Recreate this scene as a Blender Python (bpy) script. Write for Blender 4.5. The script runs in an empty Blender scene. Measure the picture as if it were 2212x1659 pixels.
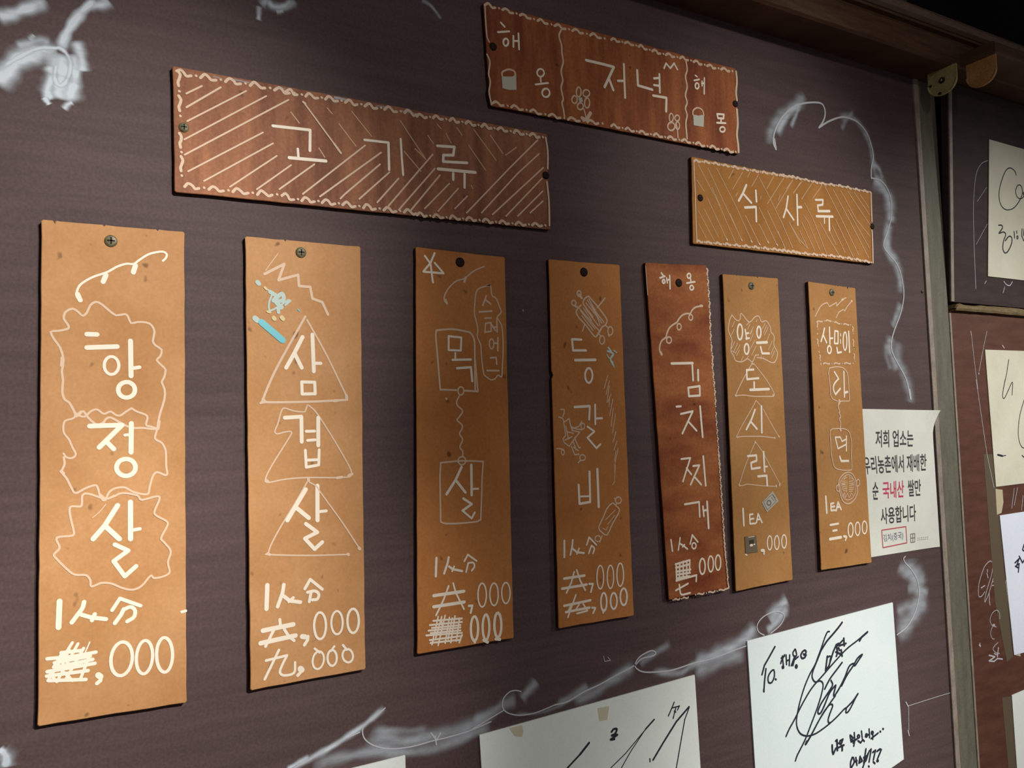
import bpy, bmesh, math, random
from mathutils import Matrix, Vector
C = bpy.context.scene.collection
sc = bpy.context.scene
rnd = random.Random(7)

# ---------------------------------------------------------------- camera
CAM_ROT=((0.863844,-0.003789,-0.503746),(-0.502798,-0.068267,-0.861704),(-0.031124,0.997660,-0.060877))
CAM_LOC=(0,-0.68297,1.450)
LENS=29.175

cd = bpy.data.cameras.new('camera'); cd.sensor_width = 36; cd.lens = LENS; cd.clip_start = 0.01
cam = bpy.data.objects.new('camera', cd); C.objects.link(cam)
M = Matrix(CAM_ROT).to_4x4(); M.translation = Vector(CAM_LOC); cam.matrix_world = M
sc.camera = cam
sc.view_settings.view_transform = 'Standard'; sc.view_settings.look = 'None'
sc.view_settings.gamma = 1; sc.view_settings.use_curve_mapping = False
sc.view_settings.exposure = 0.0

# ---------------------------------------------------------------- world and lamps
w = bpy.data.worlds.new('world'); sc.world = w; w.use_nodes = True
w.node_tree.nodes['Background'].inputs[0].default_value = (1.0, 0.86, 0.86, 1)
w.node_tree.nodes['Background'].inputs[1].default_value = 0.16

def spot(name, loc, target, power, color, angle, blend, size):
    l = bpy.data.lights.new(name, 'SPOT'); l.energy = power; l.color = color
    l.spot_size = math.radians(angle); l.spot_blend = blend; l.shadow_soft_size = size
    o = bpy.data.objects.new(name, l); C.objects.link(o); o.location = loc
    o.rotation_euler = (Vector(target) - Vector(loc)).to_track_quat('-Z', 'Y').to_euler()
    return o
# unseen spots added in front of the wall to shape its bright and dark zones: (lamp x, aim x, aim z, cone, watts)
for lx, ax, az, ang, W in ((0.70, -0.25, 1.40, 38, 35), (0.70, 0.035, 1.12, 25, 96), (0.45, 0.04, 1.56, 25, 62), (1.10, 1.05, 1.25, 46, 18),
                           (1.10, 0.75, 1.68, 24, 36), (1.10, 0.80, 0.96, 25, 58), (1.90, 1.15, 1.25, 46, 78), (0.50, 0.50, 1.30, 90, 10)):
    spot('added_spot', (lx, -1.20, 2.12), (ax, 0, az), W, (1.0, 0.95, 0.88), ang, 1.0, 0.03)

# ---------------------------------------------------------------- measured data (tenths of a millimetre on each surface)
BOARDS={'p1': ([0.0558, 1.4364], [[-48.1, 179.0], [49.2, 179.5], [48.4, -180.2], [-49.4, -178.4]]), 'p2': ([0.199, 1.4369], [[-48.1, 179.8], [49.6, 180.1], [46.6, -179.6], [-48.1, -180.3]]), 'p3': ([0.344, 1.4411], [[-43.5, 180.2], [49.0, 178.3], [46.0, -179.5], [-51.5, -178.9]]), 'p4': ([0.4859, 1.4426], [[-43.4, 178.8], [44.6, 179.9], [45.2, -179.4], [-46.4, -179.3]]), 'p5': ([0.6139, 1.4519], [[-49.3, 175.7], [37.8, 179.6], [48.0, -176.4], [-36.4, -179.0]]), 'p6': ([0.7193, 1.4476], [[-43.7, 175.7], [45.5, 176.9], [44.5, -175.2], [-46.3, -177.4]]), 'p7': ([0.8596, 1.4503], [[-42.9, 173.8], [44.3, 171.3], [45.8, -173.0], [-47.2, -172.1]]), 'A': ([0.2716, 1.6982], [[-174.9, 49.0], [174.4, 50.0], [174.3, -47.3], [-173.7, -51.7]]), 'B': ([0.5456, 1.8166], [[-168.2, 50.1], [166.8, 51.7], [165.1, -50.6], [-163.7, -51.2]]), 'C': ([0.7903, 1.7033], [[-153.7, 49.3], [157.8, 47.8], [153.0, -47.8], [-157.2, -49.3]])}
QUADS={'sig': ([0.8201, 1.111], [[-130.1, 102.4], [125.7, 112.1], [129.6, -82.0], [-125.2, -132.5]]), 'big': ([0.4855, 1.0789], [[-132.6, 101.5], [125.7, 111.1], [131.3, -111.1], [-124.4, -101.5]]), 'small': ([0.1558, 1.0674], [[-125.1, 109.1], [124.9, 110.9], [125.4, -109.1], [-125.1, -110.9]]), 'r1': ([0.208, 0.1463], [[-109.9, 100.2], [113.9, 97.8], [113.3, -98.5], [-117.2, -99.4]]), 'r2': ([1.3241, 1.4537], [[-137.3, 96.9], [132.7, 98.4], [137.3, -96.0], [-132.7, -99.3]]), 'r3': ([1.3374, 1.2146], [[-141.4, 98.9], [128.5, 102.3], [141.4, -102.8], [-128.5, -98.4]]), 'r4': ([1.332, 0.9694], [[-135.5, 93.1], [134.2, 106.4], [135.5, -93.1], [-134.2, -106.4]]), 'tape1': ([1.1875, 1.2562], [[-20.1, 145.5], [3.8, 144.6], [7.8, 59.6], [19.9, -141.8], [4.1, -147.0], [-15.5, -61.0]]), 'tape2': ([1.1879, 1.0131], [[-14.4, 50.2], [11.8, 47.4], [12.5, -51.3], [-9.9, -46.3]]), 'tape3': ([1.2003, 1.3327], [[-9.0, 18.8], [8.2, 16.5], [8.5, -1.4], [2.0, -16.1], [-9.8, -17.8]]), 'tape4': ([1.212, 1.1668], [[-11.5, 55.3], [-0.3, 50.8], [13.9, -55.3], [-2.1, -50.8]]), 'stain1': ([0.3933, 1.1756], [[-9.6, 5.0], [4.3, 5.1], [5.5, -1.0], [3.9, -5.7], [-4.0, -3.3]]), 'stain2': ([0.4906, 1.173], [[-6.7, 6.6], [7.4, 6.2], [4.5, -6.7], [-5.1, -6.1]]), 'notice': ([0.9851, 1.3831], [[-85.5, 85.8], [40.6, 84.4], [78.0, 81.8], [63.8, 47.4], [64.1, -99.6], [-73.5, -100.0], [-87.5, -99.8]])}
SCREWS={'p1': [[-2.7, 167.3]], 'p2': [[-2.7, 170.2]], 'p3': [[0.7, 169.4]], 'p4': [[-1.6, 168.8]], 'p5': [[-4.1, 156.9]], 'p6': [[0.3, 164.9]], 'p7': [[-1.4, 162.9]], 'A': [[-166.6, 0.7], [170.8, 7.1]], 'B': [[-158.7, 7.9], [162.5, 8.5]], 'C': [[-143.5, 3.6], [153.7, 1.4]]}
WALLNAILS=[[1.0491, 1.6265], [1.0528, 1.0745]]
TEXTS=[('저희 업소는', 'k', [(-527, 583), (253, 568), (231, 343), (-539, 361)]), ('우리농촌에서 재배한', 'k', [(-802, 259), (492, 244), (469, 17), (-784, 32)]), ('순', 'k', [(-646, -71), (-523, -74), (-544, -298), (-654, -292)]), ('국내산', 'r', [(-447, -75), (-8, -83), (-25, -304), (-457, -292)]), ('쌀만', 'k', [(60, -83), (346, -86), (328, -304), (65, -298)]), ('사용합니다', 'k', [(-519, -402), (210, -405), (197, -624), (-520, -612)]), ('김치(중국)', 'n', [(-501, -741), (-88, -733), (-93, -844), (-483, -844)])]
STROKES={
('p1', 'lettering'):"""s16 -231,1212 -253,1239 -253,1276 -235,1323 -194,1362 -143,1395 -99,1415 -46,1440 14,1482 75,1508 129,1512 167,1545 230,1593 293,1616 337,1622 361,1604 353,1573 333,1552
p35 -61,1413 -80,1362
p36 140,1500 125,1448
p34 -249,1260 -231,1216
p34 -187,967 -121,967
p35 -187,868 13,881
p35 104,926 107,662
p27 115,720 165,729
o22 24,740 19,711 5,688 -14,675 -36,674 -55,687 -69,710 -73,738 -69,767 -55,791 -36,804 -14,804 5,792 19,769
o32 133,559 128,533 112,513 89,502 63,502 41,513 25,533 20,559 25,584 41,604 64,615 89,616 112,604 128,584
p35 -169,294 45,297 -107,137
p34 -59,177 -11,122
p35 108,308 105,93
p21 64,222 102,225
o33 135,-20 129,-47 111,-68 85,-79 57,-78 31,-64 13,-42 7,-14 14,12 31,33 57,44 85,43 111,30 129,7
p35 14,-293 -71,-433 -147,-523
p36 -64,-441 25,-538
p36 100,-274 100,-545
p25 119,-481 164,-476
p31 -5,-576 84,-629 -13,-696 61,-813 137,-748
p37 -360,-941 -366,-1123
s30 -205,-965 -216,-1007 -244,-1047 -283,-1100
p29 -223,-1053 -158,-1082 -64,-1106
p29 -137,-1061 -155,-1102
p26 -24,-1048 28,-970 166,-1040
p29 53,-1050 35,-1088 -6,-1143
s27 53,-1054 98,-1040 128,-1068 121,-1116 76,-1142
p25 -435,-1329 -279,-1339 -130,-1331
p26 -434,-1418 -137,-1409
p25 -438,-1448 -180,-1453
p25 -424,-1481 -194,-1513
p25 -349,-1301 -223,-1305
p25 -390,-1364 -166,-1353
p26 -376,-1397 -151,-1379
p20 -279,-1241 -431,-1480
p20 -244,-1254 -376,-1497
p21 -208,-1291 -321,-1491
p21 -166,-1337 -230,-1507
p20 -342,-1302 -397,-1393
p20 -417,-1436 -376,-1497
p21 -328,-1443 -279,-1506
p20 -300,-1285 -348,-1401
p9 -169,-1254 -208,-1346
p41 -115,-1495 -101,-1509
p27 -97,-1510 -101,-1537 -123,-1553
o24 108,-1427 94,-1476 69,-1511 38,-1525 7,-1515 -18,-1483 -31,-1436 -31,-1383 -18,-1335 7,-1300 38,-1285 69,-1295 94,-1326 108,-1373
o23 246,-1431 236,-1482 217,-1519 193,-1537 169,-1530 149,-1502 138,-1457 137,-1404 147,-1354 165,-1316 189,-1298 213,-1304 233,-1332 245,-1378
o24 385,-1432 379,-1486 363,-1528 341,-1549 316,-1544 294,-1516 279,-1470 274,-1414 279,-1360 295,-1319 317,-1297 342,-1301 365,-1329 380,-1376
p21 452,-1123 480,-1119""",
('p1', 'outline'):"""s16 -419,976 -374,984 -317,999 -304,1016 -317,1044 -335,1071 -335,1100 -321,1129 -281,1151 -245,1130 -215,1101 -187,1127 -165,1182 -128,1209 -91,1194 -47,1155 6,1115 66,1127 89,1107 108,1061 154,1071 212,1070 251,1050 271,999 259,931 278,897 321,864 309,812 285,786 321,744 348,711 336,651 320,617 340,565 339,489 307,379 295,320 291,269 256,262 186,273 125,273 72,291 12,329 -33,355 -63,343 -96,299 -136,312 -180,357 -209,402 -234,391 -252,363 -273,411 -302,468 -330,488 -345,541 -341,629 -348,694 -338,775 -359,863 -395,919 -419,976
p23 -345,791 -349,734
p23 -252,371 -227,395
p23 -107,299 -78,315
p24 291,265 299,320
s14 -270,401 -263,376 -275,352 -323,337 -337,305 -334,249 -302,200 -280,143 -259,94 -280,67 -316,72 -337,101
s15 -335,73 -330,25 -347,-30 -316,-79 -287,-145 -259,-186 -194,-154 -133,-137 -115,-163 -100,-220 -71,-251 -41,-192 3,-166 63,-165 123,-202 215,-224 231,-175 254,-93 285,-63 352,-88 348,-14 345,96 318,156 271,191 283,258 248,280 209,294 217,361 148,395 110,421
s15 -270,401 -245,376 -202,363 -165,399 -122,415 -77,382 -33,398 4,372 34,368 72,396 110,421
p22 -351,-26 -337,-42
p23 -100,-212 -71,-242
s15 -12,-222 -49,-240 -71,-246
s15 -100,-228 -180,-195 -216,-205 -219,-261 -230,-284 -287,-280 -298,-311 -287,-383 -273,-448 -280,-487 -378,-494 -360,-566 -395,-610 -378,-643 -315,-720 -265,-765 -194,-777 -166,-816 -158,-861 -93,-844 -28,-856 46,-897 114,-917 174,-896 235,-829 258,-848 313,-846 367,-819 356,-743 376,-661 330,-590 310,-555 354,-467 346,-433 276,-386 265,-352 300,-263 277,-244 176,-263 146,-228 48,-205 -12,-226 -49,-240""",
('p1', 'faint'):"""s6 -63,-279 -107,-333 -151,-370""",
('p2', 'lettering'):"""p33 -25,993 -97,854 -165,735
p33 -90,847 -36,737
p33 58,1015 65,708
p27 73,776 126,776
p26 -38,619 71,617 73,521 -36,519 -38,619
p32 -182,326 -46,332 -46,126
p33 96,322 92,92
p24 -7,211 64,211
p24 3,136 66,139
p24 -17,55 -12,-84 93,-70 99,55
p24 -8,-26 94,-26
p35 -19,-265 -109,-404 -173,-504
p35 -95,-412 3,-499
p36 79,-241 75,-523
p25 86,-454 150,-452
p31 -23,-544 72,-621 -33,-663 47,-756 112,-705
p35 -340,-1003 -349,-1188
p30 -209,-1015 -220,-1077 -261,-1182
p30 -214,-1103 -164,-1148 -77,-1170
p24 -135,-1127 -171,-1154
p25 -39,-1067 6,-997 105,-1088
p25 12,-1098 -4,-1175
s25 -18,-1098 42,-1095 75,-1124 63,-1162 22,-1164
p37 -379,-1354 -138,-1339
p37 -398,-1449 -121,-1430
p24 -245,-1286 -242,-1328
p24 -295,-1363 -324,-1415 -360,-1479
p24 -210,-1368 -175,-1429 -133,-1468
p40 -67,-1445 -42,-1453
p27 -20,-1452 -24,-1480 -50,-1515
o20 131,-1388 125,-1434 111,-1470 90,-1487 69,-1484 49,-1461 37,-1421 32,-1374 38,-1328 52,-1292 72,-1274 94,-1277 114,-1301 127,-1340
o18 273,-1382 268,-1423 254,-1454 234,-1469 212,-1466 193,-1445 180,-1410 176,-1369 182,-1329 196,-1298 216,-1282 237,-1285 256,-1306 269,-1341
o21 413,-1387 407,-1429 392,-1462 372,-1478 350,-1475 331,-1453 318,-1417 314,-1373 319,-1331 334,-1299 354,-1282 376,-1285 396,-1307 409,-1343
p21 -255,-1523 -370,-1733
p21 -358,-1590 -192,-1576
s20 -192,-1578 -228,-1639 -250,-1698 -215,-1729 -137,-1721 -128,-1641
p47 -86,-1698 -75,-1710
p26 -71,-1714 -108,-1747
o17 107,-1669 96,-1697 79,-1717 58,-1724 38,-1717 23,-1698 15,-1670 17,-1639 27,-1611 45,-1592 65,-1584 86,-1591 101,-1610 109,-1638
p19 34,-1557 74,-1595
p19 198,-1564 171,-1596
p19 271,-1564 304,-1609
o19 217,-1661 213,-1688 201,-1708 185,-1718 168,-1715 152,-1700 142,-1677 139,-1649 143,-1622 154,-1602 170,-1592 188,-1594 203,-1609 214,-1633
o18 355,-1658 355,-1682 346,-1701 330,-1712 310,-1712 291,-1701 275,-1682 267,-1658 268,-1634 277,-1615 293,-1604 312,-1604 332,-1614 347,-1634""",
('p2', 'outline'):"""p22 -329,1499 -168,1594 -217,1456 -54,1512 -48,1418 46,1417 63,1320 147,1294 195,1190
s19 1,1166 -245,727 -356,472 -335,454 15,455 345,468
s15 15,1137 174,853 346,495
p24 -356,476 -335,456
p26 342,506 345,472
p26 236,461 259,463
s12 7,430 -8,390 -23,372 -105,380 -177,403 -207,385 -237,284 -263,219 -245,196 -180,210 -129,209 -152,158 -285,-46 -343,-158 -322,-191 -186,-173 -2,-169 278,-183 376,-158 290,26 96,344 15,427
p21 -339,-169 -322,-187
p23 247,-185 290,-180
p23 348,-172 380,-159
s13 5,-171 -3,-200 -116,-382 -220,-539 -300,-675 -329,-750 -326,-764 -5,-803 335,-828
s12 12,-208 71,-244 108,-302 286,-558 430,-786
p26 426,-782 434,-791
p24 -333,-756 -319,-765
p26 328,-825 335,-829
p25 5,-178 6,-193""",
('p2', 'faint'):"""p6 -321,1529 -218,1678""",
('p2', 'sketch_teal'):"""p53 -359,1103 -191,962
p10 -62,1223 -47,1209""",
('p2', 'sketch_pale'):"""p45 -410,1133 -391,1116
p36 -387,1429 -376,1416
s34 -287,1355 -237,1321 -260,1283 -193,1346 -179,1295 -238,1270 -195,1235 -224,1226
s29 -224,1226 -221,1189
s15 -323,1382 -273,1341 -296,1266 -282,1201 -135,1297 -165,1251 -120,1291""",
('p2', 'sketch_yellow'):"""p34 -261,1143 -254,1133
p34 -196,1150 -185,1136
p19 -311,1192 -290,1186
p19 -330,1389 -316,1375""",
('p3', 'lettering'):"""p20 -348,1724 -294,1658 -275,1487
p20 -250,1758 -294,1664 -365,1582
p20 -365,1579 -167,1578
p20 -167,1581 -252,1668
p20 -131,1002 -2,994 -11,874 -135,874 -131,1002
p18 -68,850 -70,792
p21 -99,786 91,793
p22 -55,710 89,721 98,592
p25 -36,-190 -100,-304 -194,-426
p25 -89,-317 -4,-422
p26 64,-176 59,-449
p19 72,-395 129,-396
p23 -27,-475 57,-531 -38,-584
p19 -38,-584 52,-660 86,-609
p23 -309,-981 -320,-1139
p21 -189,-987 -201,-1035 -238,-1124
p21 -188,-1068 -151,-1096 -58,-1122
p17 -137,-1073 -159,-1114
p17 -34,-1037 3,-982 90,-1047
p17 4,-1057 -19,-1135
s17 4,-1057 54,-1059 67,-1095 38,-1129
p29 -345,-1306 -46,-1303
p29 -348,-1402 -45,-1399
p17 -197,-1239 -248,-1349 -327,-1479
p17 -151,-1220 -130,-1302 -51,-1460
p21 -1,-1439 35,-1440 15,-1503
o15 181,-1365 175,-1411 162,-1446 144,-1464 125,-1462 108,-1439 97,-1401 95,-1354 100,-1309 113,-1273 131,-1255 150,-1257 167,-1280 178,-1318
o15 304,-1374 299,-1417 285,-1451 267,-1468 248,-1465 231,-1444 220,-1407 217,-1363 223,-1320 236,-1286 254,-1269 274,-1271 291,-1293 302,-1329
o15 431,-1376 425,-1417 411,-1449 393,-1465 373,-1463 356,-1442 345,-1407 342,-1366 347,-1325 361,-1293 379,-1277 399,-1279 416,-1300 428,-1334
p17 -355,-1523 -74,-1540
p17 -389,-1555 -75,-1571
p17 -370,-1582 -90,-1597
p17 -404,-1601 -90,-1618
p17 -384,-1625 -91,-1643
p17 -425,-1639 -78,-1666
p17 -393,-1684 -79,-1694
p17 -387,-1709 -94,-1725
p15 -307,-1494 -374,-1726
p15 -239,-1491 -314,-1741
p15 -198,-1514 -246,-1733
p16 -143,-1510 -191,-1735
p16 -98,-1534 -136,-1731
p16 -78,-1684 -108,-1748
p15 -273,-1498 -339,-1683
p15 -171,-1524 -217,-1701
p15 -280,-1521 -269,-1584
o24 86,-1653 81,-1699 70,-1735 54,-1754 38,-1751 24,-1728 15,-1689 13,-1642 18,-1596 29,-1560 45,-1541 61,-1543 75,-1566 84,-1605
o24 202,-1657 197,-1705 186,-1742 172,-1762 156,-1760 143,-1736 135,-1696 133,-1647 138,-1599 149,-1561 163,-1541 179,-1543 192,-1567 200,-1607
o26 328,-1655 323,-1703 311,-1739 296,-1758 279,-1756 266,-1733 257,-1693 255,-1645 260,-1598 271,-1561 287,-1542 303,-1544 317,-1567 326,-1607
p26 46,-1749 49,-1768
p27 139,-1763 181,-1788
p27 265,-1772 309,-1782""",
('p3', 'outline'):"""s12 -137,1300 -164,1327 -159,1379 -111,1452 -38,1515 35,1540 79,1569 154,1627 259,1674
p23 61,1555 45,1514
p23 -153,1334 -140,1303
s19 672,1278
s18 126,508 132,822 133,965 99,1035 41,1053 -94,1068 -252,1052
s17 -252,1052 -259,991 -248,814 -229,517
p17 -229,514 -68,510
p18 10,505 154,498
p16 135,796 154,498
s13 276,1497 320,1493 333,1407 377,1377 405,1312 429,1253 386,1204 393,1178 428,1120 439,1001 435,868 423,735 411,636 374,652 343,619 298,606 247,635 219,674 202,836 198,928 164,1011 173,1071 157,1155 141,1219 148,1318 162,1411 193,1458 253,1482 313,1499
p17 272,1397 232,1303
p18 264,1357 315,1323
p18 193,1240 327,1255
p15 250,1184 318,1189
p15 256,1133 246,1047
p15 256,1136 316,1145
p15 312,1135 313,1063
p15 261,1054 313,1063
p16 378,1191 377,1058
p16 330,1103 375,1104
p16 319,1129 359,1071
o14 337,945 334,924 327,907 317,898 306,898 297,907 291,923 289,943 292,964 300,981 309,990 320,990 329,982 335,965
p17 383,1005 378,880
p17 340,951 377,952
p17 298,812 358,817 363,754
p17 256,692 383,693
o15 8,502 4,486 -4,473 -17,466 -30,466 -42,473 -49,486 -52,502 -49,518 -40,531 -28,538 -14,538 -2,531 5,518
s15 -41,454 -68,404 -58,365 -10,320 -47,263 -69,235 -21,193 -22,155 -48,111 -18,59 -48,-9 -21,-48 -23,-99
o15 8,-135 4,-151 -7,-163 -23,-169 -41,-169 -56,-161 -66,-148 -70,-132 -65,-116 -54,-104 -38,-97 -21,-98 -6,-106 5,-119
p20 -172,434 -168,430
s16 -244,-143 -87,-135 19,-137 188,-150
p16 188,-150 173,-286 158,-503 145,-679
p16 -244,-143 -255,-264 -259,-660
s16 145,-679 87,-694 -104,-694 -215,-685 -259,-666""",
('p4', 'lettering'):"""p24 -77,1001 -191,1001 -183,890 -26,894
p28 -162,793 86,801
o22 42,643 36,610 22,585 4,570 -16,570 -33,584 -45,610 -48,642 -42,674 -28,699 -10,714 10,714 27,700 39,675
p26 -190,327 -8,334
p22 -4,334 -19,200
p22 61,349 56,153
p22 72,209 141,211
p21 -43,131 40,80 -48,20 58,-88 107,-50
p25 -174,-440 -172,-625 -43,-616 -38,-317
p18 -162,-554 -49,-559
p28 59,-297 59,-671
p22 -365,-967 -372,-1124
p21 -267,-970 -278,-1036 -302,-1108
p21 -275,-1050 -223,-1092 -140,-1107
p18 -196,-1057 -224,-1108
p18 -104,-1032 -71,-960 14,-1043
s18 -50,-1051 -64,-1077 -82,-1116
s18 -45,-1044 -13,-1075 -32,-1121
p25 -384,-1328 -142,-1325
p25 -412,-1421 -245,-1418 -121,-1415
p19 -264,-1278 -301,-1374 -362,-1467
p19 -234,-1261 -194,-1373 -140,-1467
p21 -91,-1412 -45,-1417 -74,-1492
o15 87,-1368 81,-1417 68,-1455 50,-1475 32,-1473 17,-1449 7,-1408 6,-1359 12,-1309 25,-1271 42,-1251 61,-1253 76,-1276 85,-1318
o15 210,-1378 204,-1427 191,-1465 174,-1485 156,-1483 142,-1459 133,-1418 131,-1369 137,-1321 150,-1282 167,-1262 185,-1264 200,-1288 209,-1328
o16 335,-1371 329,-1420 315,-1458 297,-1478 278,-1476 263,-1452 253,-1412 251,-1362 258,-1313 271,-1275 289,-1254 308,-1256 324,-1280 333,-1321
p24 -395,-1586 -82,-1572
p24 -377,-1648 -97,-1641
p18 -253,-1500 -293,-1576 -355,-1700
p18 -220,-1595 -255,-1634
p18 -170,-1598 -124,-1665
p18 -248,-1678 -124,-1668
p18 -319,-1599 -353,-1648
p20 -68,-1645 -26,-1654 -58,-1700
o21 113,-1614 108,-1652 97,-1681 82,-1696 66,-1694 52,-1675 44,-1643 42,-1605 47,-1567 59,-1538 74,-1522 90,-1524 103,-1543 112,-1575
o21 240,-1620 235,-1653 222,-1679 206,-1692 188,-1690 173,-1673 163,-1644 161,-1609 167,-1576 179,-1550 195,-1537 213,-1539 228,-1556 238,-1585
o22 368,-1594 362,-1629 349,-1657 332,-1670 313,-1668 297,-1650 287,-1620 284,-1584 290,-1548 303,-1521 321,-1507 340,-1509 356,-1527 366,-1558
p20 74,-1684 64,-1713""",
('p4', 'outline'):"""s16 -66,1350 -114,1305 -127,1270 -97,1222 -15,1148 84,1041 128,1061 175,1119
s16 29,1447 -20,1416 -39,1373 -7,1325 26,1291 75,1236
s16 33,1444 125,1360 183,1299 250,1216 230,1164 184,1134 129,1068
p13 -5,1375 145,1225
p13 14,1404 186,1177
p13 -77,1293 96,1116
p13 -92,1321 139,1104
p13 47,1363 213,1185
p13 -62,1244 69,1101
p13 32,1419 121,1281
p13 105,1316 159,1155
p13 -7,1311 141,1147
p13 -41,1323 56,1200
o15 -62,1467 -65,1455 -72,1444 -82,1438 -93,1438 -102,1443 -108,1452 -110,1464 -107,1477 -100,1487 -90,1493 -80,1494 -70,1489 -64,1479
p26 -87,1455 -54,1421
o15 -128,1368 -131,1356 -139,1347 -149,1341 -161,1340 -171,1345 -177,1354 -179,1365 -176,1377 -169,1387 -158,1392 -147,1393 -137,1388 -130,1379
p20 -142,1339 -101,1320
o14 319,1103 315,1084 305,1069 292,1060 278,1060 265,1068 257,1082 255,1101 259,1120 268,1135 282,1144 296,1144 308,1137 317,1122
p14 229,1157 255,1137
p14 260,1065 268,1044
o14 210,1006 206,988 196,972 183,964 169,963 157,971 149,986 147,1004 151,1023 160,1038 173,1047 187,1047 199,1040 207,1025
p14 146,1061 171,1041
p14 132,1335 187,1385 234,1438
p14 -32,1154 -60,1089
s14 -353,305 -316,304 -312,284 -331,236
p14 -380,230 -340,222 -317,181 -258,214 -251,173 -229,97 -138,77 -199,21 -269,-59
p13 -325,181 -306,51 -340,18 -325,-20 -269,-59
p14 -302,140 -274,16
p14 -288,85 -214,69
p14 -316,4 -232,35
p14 -229,111 -144,136 -108,184
p14 -228,131 -179,109 -112,101
o12 -76,135 -79,122 -85,112 -94,107 -104,107 -113,113 -118,123 -120,136 -117,148 -111,158 -102,164 -92,164 -83,158 -78,147
p14 -200,14 -154,-77 -137,-74
p14 -244,-60 -207,-144 -156,-139
p14 -220,-68 -163,-104
p14 -218,-20 -188,-97
o14 -82,-176 -86,-189 -96,-198 -110,-203 -125,-203 -138,-197 -147,-186 -149,-174 -146,-161 -136,-151 -122,-146 -107,-147 -94,-153 -85,-164
p14 -168,-221 -142,-201
p13 -417,-75 -368,-78 -337,-98
o12 -329,-112 -331,-124 -337,-134 -344,-139 -352,-139 -359,-133 -364,-123 -365,-110 -363,-98 -357,-88 -350,-83 -342,-84 -335,-89 -330,-99
o14 344,-625 340,-638 329,-649 314,-654 298,-653 283,-646 273,-634 270,-620 275,-606 286,-596 301,-590 317,-591 332,-599 341,-611
p13 260,-598 276,-641
p13 284,-656 274,-669
s14 231,-645 274,-676 316,-714 296,-762 240,-827 203,-880 147,-958 88,-926 51,-888 66,-841 112,-776 159,-696 231,-645
o12 68,-986 64,-998 54,-1007 40,-1012 25,-1010 12,-1003 3,-993 0,-980 4,-968 14,-959 28,-954 43,-956 56,-962 65,-973
p12 58,-1019 86,-960""",
('p4', 'faint'):"""p9 236,646 181,511
p9 251,589 205,454
p9 248,539 210,369
p9 266,454 223,376
p9 247,425 234,326
p9 286,404 238,234
p9 286,311 251,128
p9 314,254 265,57
p9 310,70 265,-35
p9 319,-23 275,-113
p9 328,-101 276,-268
p9 280,-269 273,-338
p9 301,63 279,-14
p9 301,-121 278,-226
p8 285,-269 268,-437 240,-463
p8 137,-805 263,-717
p8 160,-856 252,-772
p8 99,-885 141,-909 159,-876""",
('p4', 'sketch_pale'):"""s21 254,929 287,887 243,893 313,866 275,815 299,758
p14 323,902 358,881
p14 233,857 257,822
p14 300,787 315,730""",
('p5', 'lettering'):"""p21 -281,1659 -258,1634
p21 -304,1604 -235,1628
o21 -237,1571 -239,1562 -244,1555 -251,1551 -259,1551 -266,1554 -270,1560 -272,1569 -270,1577 -264,1585 -257,1589 -249,1589 -242,1586 -238,1580
p19 -211,1611 -204,1558
p19 -166,1641 -169,1496
p19 -208,1584 -168,1599
o19 135,1658 132,1646 124,1636 113,1631 102,1630 91,1634 85,1643 83,1654 86,1666 94,1675 105,1681 116,1682 127,1678 133,1669
p20 130,1627 133,1596
p20 74,1573 192,1596
o19 168,1529 165,1518 157,1509 146,1503 135,1502 124,1506 117,1515 115,1525 119,1536 126,1545 137,1551 149,1551 159,1547 166,1539
p28 -194,687 108,697
p24 100,693 102,507
p26 180,622 176,507
p25 27,427 194,446 190,343 32,336 27,427
p22 -152,225 -88,228
p23 -93,146 77,173 -85,-64
p23 6,65 120,-39
p25 186,225 194,62 204,-109
p22 -115,-335 13,-329 -105,-573
p22 -47,-435 18,-505
p23 48,-417 138,-413 1,-612
p23 56,-529 151,-621
p24 199,-318 216,-636
p22 -94,-817 110,-805 110,-962
p23 162,-857 170,-963
p23 174,-903 220,-899
p26 225,-809 231,-1095
p20 -305,-1173 -292,-1290
p18 -179,-1162 -192,-1219 -211,-1287
p19 -192,-1219 -141,-1246 -84,-1288
p18 -121,-1240 -151,-1260
p19 -42,-1240 -7,-1148 67,-1228
o17 40,-1266 36,-1280 27,-1290 15,-1294 2,-1293 -9,-1286 -17,-1275 -19,-1261 -15,-1248 -7,-1238 6,-1233 19,-1234 30,-1241 38,-1253
p22 -257,-1431 -57,-1408
p22 -255,-1468 -65,-1451
p22 -252,-1508 -53,-1507
p22 -244,-1541 -60,-1540
p22 -251,-1577 -72,-1575
p22 -257,-1601 27,-1575
p20 -248,-1432 -253,-1605
p20 -199,-1423 -214,-1595
p20 -150,-1413 -162,-1594
p20 -101,-1411 -112,-1592
p20 -57,-1408 -69,-1531
p20 27,-1575 18,-1640
o21 156,-1496 150,-1532 137,-1559 120,-1573 102,-1572 87,-1554 78,-1524 76,-1488 82,-1453 95,-1425 112,-1411 130,-1413 145,-1430 154,-1460
o19 276,-1483 270,-1519 258,-1546 241,-1561 224,-1559 210,-1541 201,-1511 200,-1475 206,-1439 218,-1412 234,-1397 251,-1399 266,-1417 275,-1447
o19 384,-1479 378,-1514 365,-1541 349,-1555 332,-1553 317,-1536 308,-1506 306,-1471 312,-1437 325,-1410 341,-1396 359,-1398 373,-1415 382,-1444
p20 -268,-1701 -96,-1649
s20 -217,-1646 -211,-1712 -189,-1754 -72,-1750""",
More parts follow.
